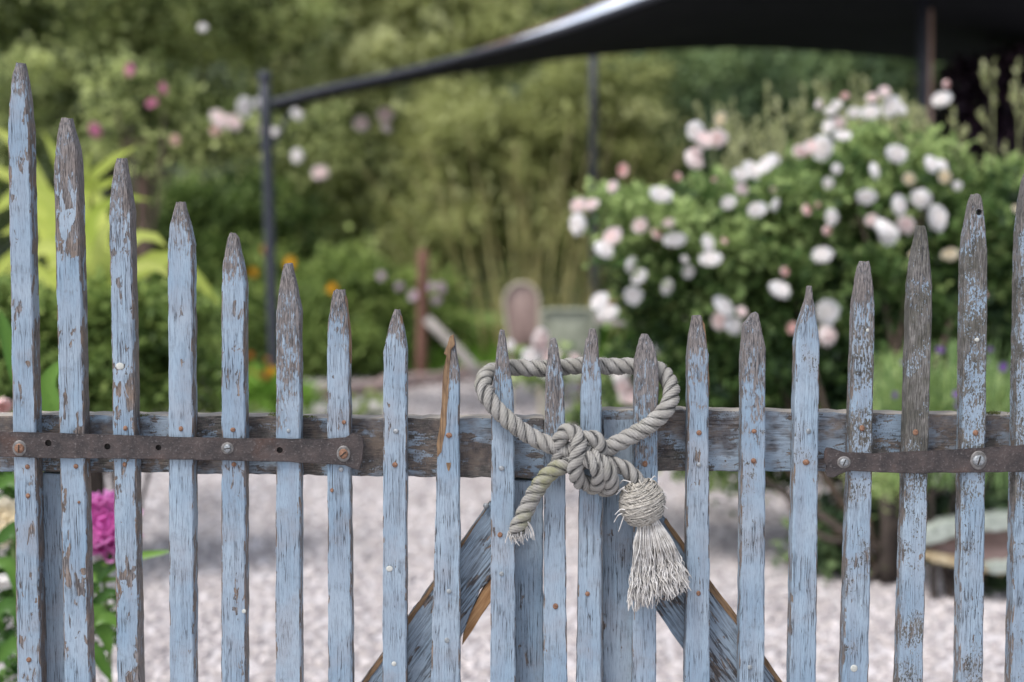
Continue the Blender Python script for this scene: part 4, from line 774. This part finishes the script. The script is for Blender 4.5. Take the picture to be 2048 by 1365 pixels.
bR = board('brace', [(1280, 975), (1330, 1038), (1420, 1165), (1478, 1242), (1560, 1362), (1800, 1700), (1650, 1700), (1371, 1305), (1313, 1222), (1280, 1170)], Y1 + .001, Y1 + .03, GR, 9.9, ang=-a1, chips=.8, lichen=.45, mat=RIDGED)
prism('brace_edge', [(1332, 1036), (1422, 1163), (1480, 1240), (1562, 1360), (1800, 1698), (1791, 1698), (1556, 1368), (1474, 1252), (1414, 1175), (1328, 1044)], Y1 - .0008, Y1 + .0005, BROWNW, GR, 0, ang=-a1, jit=.0006)
prism('brace_edge', [(978, 1009), (878, 1150), (813, 1239), (724, 1365), (502, 1678), (510, 1682), (733, 1367), (822, 1244), (866, 1180), (880, 1165), (920, 1100)], Y1 - .0008, Y1 + .0005, BROWNW, GL, 0, ang=a1, jit=.0006)
disc('screw', 972, 1012, Y1 - .002, 6, ZINC, GL, .003)
# strap hinges
st1 = prism('strap_hinge', [(-80, 864), (0, 864), (90, 867), (200, 870), (330, 874), (480, 878), (650, 879), (690, 876), (704, 868), (718, 869), (727, 878), (727, 900), (724, 925), (718, 941), (706, 938), (690, 931), (640, 928), (560, 924), (420, 921), (240, 918), (90, 917), (0, 914), (-80, 914)], -.0062, -.0004, IRON, GL, .0009, jit=.0005)
cut(st1, [(P(x, y, -.003), r * MPX, .02) for x, y, r in ((98, 886, 7), (216, 893, 6.5), (318, 895, 6), (560, 900, 6.5))])
for x, y, r in ((98, 886, 6.6), (216, 893, 6.1), (318, 895, 5.6), (560, 900, 6.1)): disc('hole_shade', x, y, -.0012, r, DARK, st1, .0002)  # dark discs stand in for shade inside the cut holes
st2 = prism('strap_hinge', [(1650, 904), (1653, 896), (1664, 897), (1690, 906), (1750, 908), (1820, 904), (1900, 901), (1980, 896), (2050, 891), (2240, 884), (2240, 940), (2050, 944), (1960, 946), (1800, 947), (1700, 942), (1682, 948), (1668, 956), (1655, 954), (1651, 944), (1654, 934), (1649, 922)], -.0062, -.0004, IRON, GR, .0009, jit=.0005)
for par, x, y, r, m_, l_ in ((st1, 39, 897, 11, RUST, 'rusty domed screw'), (st1, 455, 897, 9, ZINC, 'zinc screw'), (st1, 687, 908, 11, RUST, 'rusty slotted screw'), (st2, 1688, 925, 9.5, ZINC, 'zinc screw'), (st2, 1957, 921, 13, ZINC, 'large zinc slotted screw')):
    PALE = bpy.data.materials.get('worn_bright_ring') or simple('worn_bright_ring', (.09, .085, .08), (.20, .19, .185), 150, .6, .3)
    disc('washer', x, y, -.0064, r * 1.38, PALE, par, .0008, sides=20)
    tag(disc('screw', x, y, -.0070, r * .88, m_, par, .0032, slot=True, sides=18), l_)

# ------------------------------------------------------------ THE ROPE
R0 = .0122
rope = thing('rope', P(1165, 1230, -.015), 'grey twisted rope knotted in a loop round the four centre pickets', 'rope')
rope.location.z = P(1165, 960).z
def laid_rope(name, ctrl, mat, scale=1.0, pitch=.049, phase=0.0, endcap=True, label=None):
    """three strands laid round a dark core; ctrl = (px, py, world y)"""
    pts = [P(x, y, yy) for x, y, yy in ctrl]; step = .0013; p = spline(pts, step=step); n = len(p)
    for _ in range(3): p[1:-1] = p[1:-1] * .5 + (p[2:] + p[:-2]) * .25
    Tn = np.gradient(p, axis=0); Tn /= np.linalg.norm(Tn, axis=1)[:, None]; N = np.zeros_like(p); v = np.array([0, -1., 0]); v -= Tn[0] * v.dot(Tn[0]); N[0] = v / np.linalg.norm(v)
    for i in range(1, n):
        v = N[i - 1] - Tn[i] * N[i - 1].dot(Tn[i]); N[i] = v / np.linalg.norm(v)
    B = np.cross(Tn, N); s = np.arange(n) * step; Rr = R0 * scale; off = Rr * .53; sr = Rr * .515
    V, F = tubes([p], [Rr * .42], 8); core = add(name, V, F, DARK, rope, True)  # dark core tube stands in for the shade between strands
    if label: core['label'] = label
    sd = 32; a = np.linspace(0, 2 * np.pi, sd, endpoint=False); NY = 8
    for k in range(3):
        th = 2 * np.pi * k / 3 + phase + 2 * np.pi * s / pitch + .18 * np.sin(s * 55 + phase * 3)
        c = p + off * (np.cos(th)[:, None] * N + np.sin(th)[:, None] * B)
        cn = math.sin
        wob = 1 + .045 * np.sin(s * 160 + k * 2) + .03 * np.sin(s * 411 + k) - .03
        # strand local frame (tangent of strand centreline)
        Tc = np.gradient(c, axis=0); Tc /= np.linalg.norm(Tc, axis=1)[:, None]
        e1 = np.cos(th)[:, None] * N + np.sin(th)[:, None] * B; e1 -= Tc * (e1 * Tc).sum(1)[:, None]; e1 /= np.linalg.norm(e1, axis=1)[:, None]; e2 = np.cross(Tc, e1)
        yarn = a[None, :] * NY + (-s * 2 * np.pi * 120)[:, None]
        rad = sr * wob[:, None] * (1 + .13 * np.abs(np.sin(yarn / 2)) + .012 * rng.normal(size=(n, sd)))
        # slightly flattened outward, wider along the lay
        ring = c[:, None] + rad[..., None] * (np.cos(a)[None, :, None] * e1[:, None] * .92 + np.sin(a)[None, :, None] * e2[:, None] * 1.04)
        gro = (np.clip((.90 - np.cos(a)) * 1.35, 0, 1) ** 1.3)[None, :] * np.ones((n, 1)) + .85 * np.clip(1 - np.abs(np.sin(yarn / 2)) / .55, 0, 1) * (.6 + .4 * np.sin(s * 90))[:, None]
        Vs = ring.reshape(-1, 3); i = np.arange(n - 1)[:, None] * sd; j = np.arange(sd)[None]; j2 = (j + 1) % sd
        Fs = np.stack([i + j, i + j2, i + sd + j2, i + sd + j], -1).reshape(-1, 4)
        if endcap:
            Vs = np.vstack([Vs, c[:1] - Tn[:1] * sr * .6, c[-1:] + Tn[-1:] * sr * .6]); m0 = len(Vs) - 2
            cap = [[m0, (q + 1) % sd, q, q] for q in range(sd)]
            F3 = [tuple(f) for f in Fs] + [(m0, (q + 1) % sd, q) for q in range(sd)] + [(m0 + 1, (n - 1) * sd + q, (n - 1) * sd + (q + 1) % sd) for q in range(sd)]
            gr = np.r_[np.clip(gro, 0, 1).ravel(), .3, .3]
            add('strand', Vs, F3, mat, core, True, {'groove_shade': gr})
        else: add('strand', Vs, Fs, mat, core, True, {'groove_shade': np.clip(gro, 0, 1).ravel()})
    fp, fr_ = [], []
    for _ in range(int(n * 1.3)):
        i = random.randrange(n); t = random.uniform(0, 6.28); d = math.cos(t) * N[i] + math.sin(t) * B[i]; q = p[i] + d * Rr * .98; e = d * .5 + Tn[i] * random.uniform(-1, 1) + rng.normal(size=3) * .3; L = random.uniform(.0012, .0042)
        fp.append(np.array([q, q + e * L * .5, q + e * L + rng.normal(size=3) * L * .25])); fr_.append([.00018, .00014, .00005])
    V, F = tubes(fp, fr_, 3); add('fuzz', V, F, THREAD, core)['kind'] = 'stuff'
    return core, p
fy, by = -.0135, T + .014
laid_rope('rope_loop', [(1150, 905, -.020), (1120, 897, -.016), (1075, 880, fy), (1035, 855, fy), (1000, 825, fy), (975, 795, -.009), (966, 772, .004), (972, 752, .026), (990, 742, by), (1030, 736, by), (1075, 738, by), (1110, 736, by), (1150, 732, by), (1190, 732, by), (1235, 733, by), (1280, 733, by), (1315, 740, by - .002), (1334, 757, .026), (1343, 785, .006), (1333, 818, -.009), (1300, 850, fy), (1260, 874, fy), (1215, 897, -.016), (1180, 915, -.020)], ROPE, label='oval loop')
# knot: a bight over the top, a crossing strand, the hanging coils
kn = [
 [(1118, 925, -.012), (1118, 885, -.020), (1135, 862, -.026), (1156, 876, -.034), (1156, 908, -.042), (1150, 938, -.042), (1158, 962, -.030), (1176, 968, -.016)],
 [(1150, 900, -.010), (1166, 878, -.024), (1190, 878, -.028), (1200, 896, -.026), (1185, 916, -.022), (1160, 925, -.020)],
 [(1156, 914, -.030), (1178, 920, -.044), (1196, 940, -.045), (1198, 965, -.032), (1184, 975, -.012)],
 [(1172, 906, -.026), (1200, 925, -.042), (1218, 948, -.042), (1222, 975, -.026), (1206, 978, -.010)],
]
for k, c in enumerate(kn): laid_rope('knot_turn', c, ROPE, .93, phase=k * 1.1)
_, ptail = laid_rope('rope_tail', [(1170, 920, -.016), (1130, 930, -.022), (1096, 950, -.022), (1070, 985, -.018), (1052, 1020, -.016), (1038, 1050, -.015), (1030, 1064, -.015)], ROPEM, .98, phase=.5, label='short frayed tail at the left')
_, ptr = laid_rope('rope_tail', [(1180, 912, -.014), (1215, 925, -.020), (1248, 936, -.022), (1272, 958, -.022), (1285, 985, -.020), (1288, 1000, -.02)], ROPE, .9, phase=2, label='tail ending in the tassel')
# frayed end of the left tail
fp, fr_ = [], []
e = P(1030, 1066, -.016)
for k in range(60):
    st = e + Vector((random.uniform(-.010, .012), random.uniform(-.006, .004), random.uniform(-.004, .006)))
    L = random.uniform(.006, .016); d = Vector((random.uniform(-.5, .6), random.uniform(-.3, .2), -1))
    fp.append(spline([st, st + d * L * .5, st + d * L + Vector((random.uniform(-.003, .003), 0, 0))], n=5)); fr_.append(np.linspace(.0009, .0004, 5))
for k in range(14):
    st = P(1048 + random.uniform(-4, 4), 1042 + random.uniform(-4, 6), -.022); en = P(1056 + random.uniform(-9, 14), 1076 + random.uniform(-8, 6), -.020)
    fp.append(spline([st, st.lerp(en, .5) + Vector((.003, 0, 0)), en], n=6)); fr_.append(np.linspace(.0006, .0004, 6))
V, F = tubes(fp, fr_, 5); add('frayed_end', V, F, THREAD, rope, True)['kind'] = 'stuff'
# tassel knob wound with yarn
kc = np.array(P(1284, 1006, -.024)); rx, ry, rz = .0315, .024, .0345
bm = bmesh.new(); bmesh.ops.create_uvsphere(bm, u_segments=24, v_segments=16, radius=1)
V = [(v.co.x * rx * .93 + kc[0], v.co.y * ry * .93 + kc[1], v.co.z * rz * .93 + kc[2]) for v in bm.verts]; F = [tuple(v.index for v in f.verts) for f in bm.faces]; bm.free()
knob = tag(add('tassel_knot', V, F, THREADK, rope, True), 'round knot wound with shiny pale yarn')
fp, fr_ = [], []
for k in range(240):
    tilt = random.gauss(-.38, .10) if k < 190 else random.gauss(.45, .12); ax = Vector((math.sin(tilt), random.uniform(-.12, .12) - .15, math.cos(tilt))).normalized()
    lat = random.uniform(-.85, .85); u = ax.orthogonal().normalized(); w_ = ax.cross(u); a0 = random.uniform(0, 6.28); a1_ = a0 + random.uniform(1.6, 3.6); pp = []
    for a in np.linspace(a0, a1_, 18):
        q = u * math.cos(a) * math.sqrt(1 - lat * lat) + w_ * math.sin(a) * math.sqrt(1 - lat * lat) + ax * (lat + .06 * math.sin(a * 2 + k)); q.normalize()
        rr = 1.0 + .03 * math.sin(k * 1.7) + .02 * math.sin(a * 3 + k); pp.append((kc[0] + q.x * rx * rr, kc[1] + q.y * ry * rr, kc[2] + q.z * rz * rr))
    fp.append(np.array(pp)); fr_.append(np.r_[.0003, np.full(16, random.uniform(.0008, .0013)), .0003])
V, F = tubes(fp, fr_, 5); add('wound_yarn', V, F, THREADK, knob, True)['kind'] = 'stuff'
fp, fr_ = [], []
for (x0, y0, x1, y1) in ((1255, 985, 1236, 982), (1245, 1028, 1228, 1045), (1248, 1032, 1237, 1064), (1322, 985, 1334, 1000), (1250, 975, 1232, 990), (1250, 1020, 1230, 1030), (1262, 965, 1240, 968), (1300, 962, 1312, 955), (1320, 1015, 1335, 1018)):
    a, b = P(x0, y0, -.04), P(x1, y1, -.034); fp.append(spline([a, a.lerp(b, .5) + Vector((random.uniform(-.003, .003), 0, .004)), b], n=8)); fr_.append(np.linspace(.0009, .0006, 8))
V, F = tubes(fp, fr_, 5); add('loose_yarn', V, F, THREAD, knob, True)['kind'] = 'stuff'
# neck and fringe
fp, fr_ = [], []
for k in range(430):
    u = min(1, max(0, round(random.random() * 24) / 24 + random.gauss(0, .012))); lay = random.random()
    x0 = 1296 + (u - .5) * 34; y0 = 1036 + random.uniform(-4, 6); fx = 1258 + u * 118 + random.gauss(0, 4); fyy = 1222 - 44 * u ** 1.6 + random.uniform(-38, 4) * (1 if lay > .25 else 1.6)
    yd0 = -.012 - .022 * lay; yd1 = -.006 - .030 * lay + random.gauss(0, .003); m1 = (x0 + (fx - x0) * (.30 + .25 * u), y0 + 55)
    cs = [P(x0, y0, yd0), P(m1[0] + random.gauss(0, 4), m1[1], yd0 - .004 + random.gauss(0, .002))]
    ph = random.uniform(0, 6.28); amp = random.uniform(1.5, 5.0)
    for q in np.linspace(.35, 1, 7): cs.append(P(m1[0] + (fx - m1[0]) * q + amp * math.sin(ph + q * 13), m1[1] + (fyy - m1[1]) * q, yd0 + (yd1 - yd0) * q + .0012 * math.cos(ph + q * 15)))
    th_ = random.uniform(.0005, .0011); fp.append(spline(cs, n=26)); fr_.append(np.r_[np.full(21, th_), th_ * 1.15, th_ * 1.25, th_ * 1.3, th_ * 1.1, th_ * .5])
for k in range(12):
    x1 = 1352 + k * 1.8; a = P(1305, 1038, -.03); b = P(1328 + k * 1.2, 1070 + k, -.032); c = P(x1, 1110 + k * 4, -.03); d = P(x1 + 8, 1150 + random.uniform(0, 30), -.026)
    fp.append(spline([a, b, c, d], n=20)); fr_.append(np.full(20, .0009))
V, F = tubes(fp, fr_, 5); tag(add('tassel_fringe', V, F, THREAD, rope, True), 'fan of frayed pale threads')['kind'] = 'stuff'
# moss tufts on the top rail
for (x, y, root) in ((285, 832, GL), (556, 829, GL), (612, 834, GL), (1832, 823, GR), (1985, 826, GR)):
    fp, fr_ = [], []
    for k in range(60):
        a = P(x + random.gauss(0, 9), y + random.uniform(0, 4), Y1 + random.uniform(.0, .01)); fp.append(np.array([a, a + Vector((random.gauss(0, .001), random.gauss(-.0006, .001), .002)), a + Vector((random.gauss(0, .002), random.gauss(-.001, .002), random.uniform(.002, .005)))])); fr_.append([.0006, .0005, .0001])
    V, F = tubes(fp, fr_, 3); add('moss', V, F, bpy.data.materials.get('moss') or simple('moss', (.07, .09, .02), (.16, .17, .05), 300, .95), root)['kind'] = 'stuff'
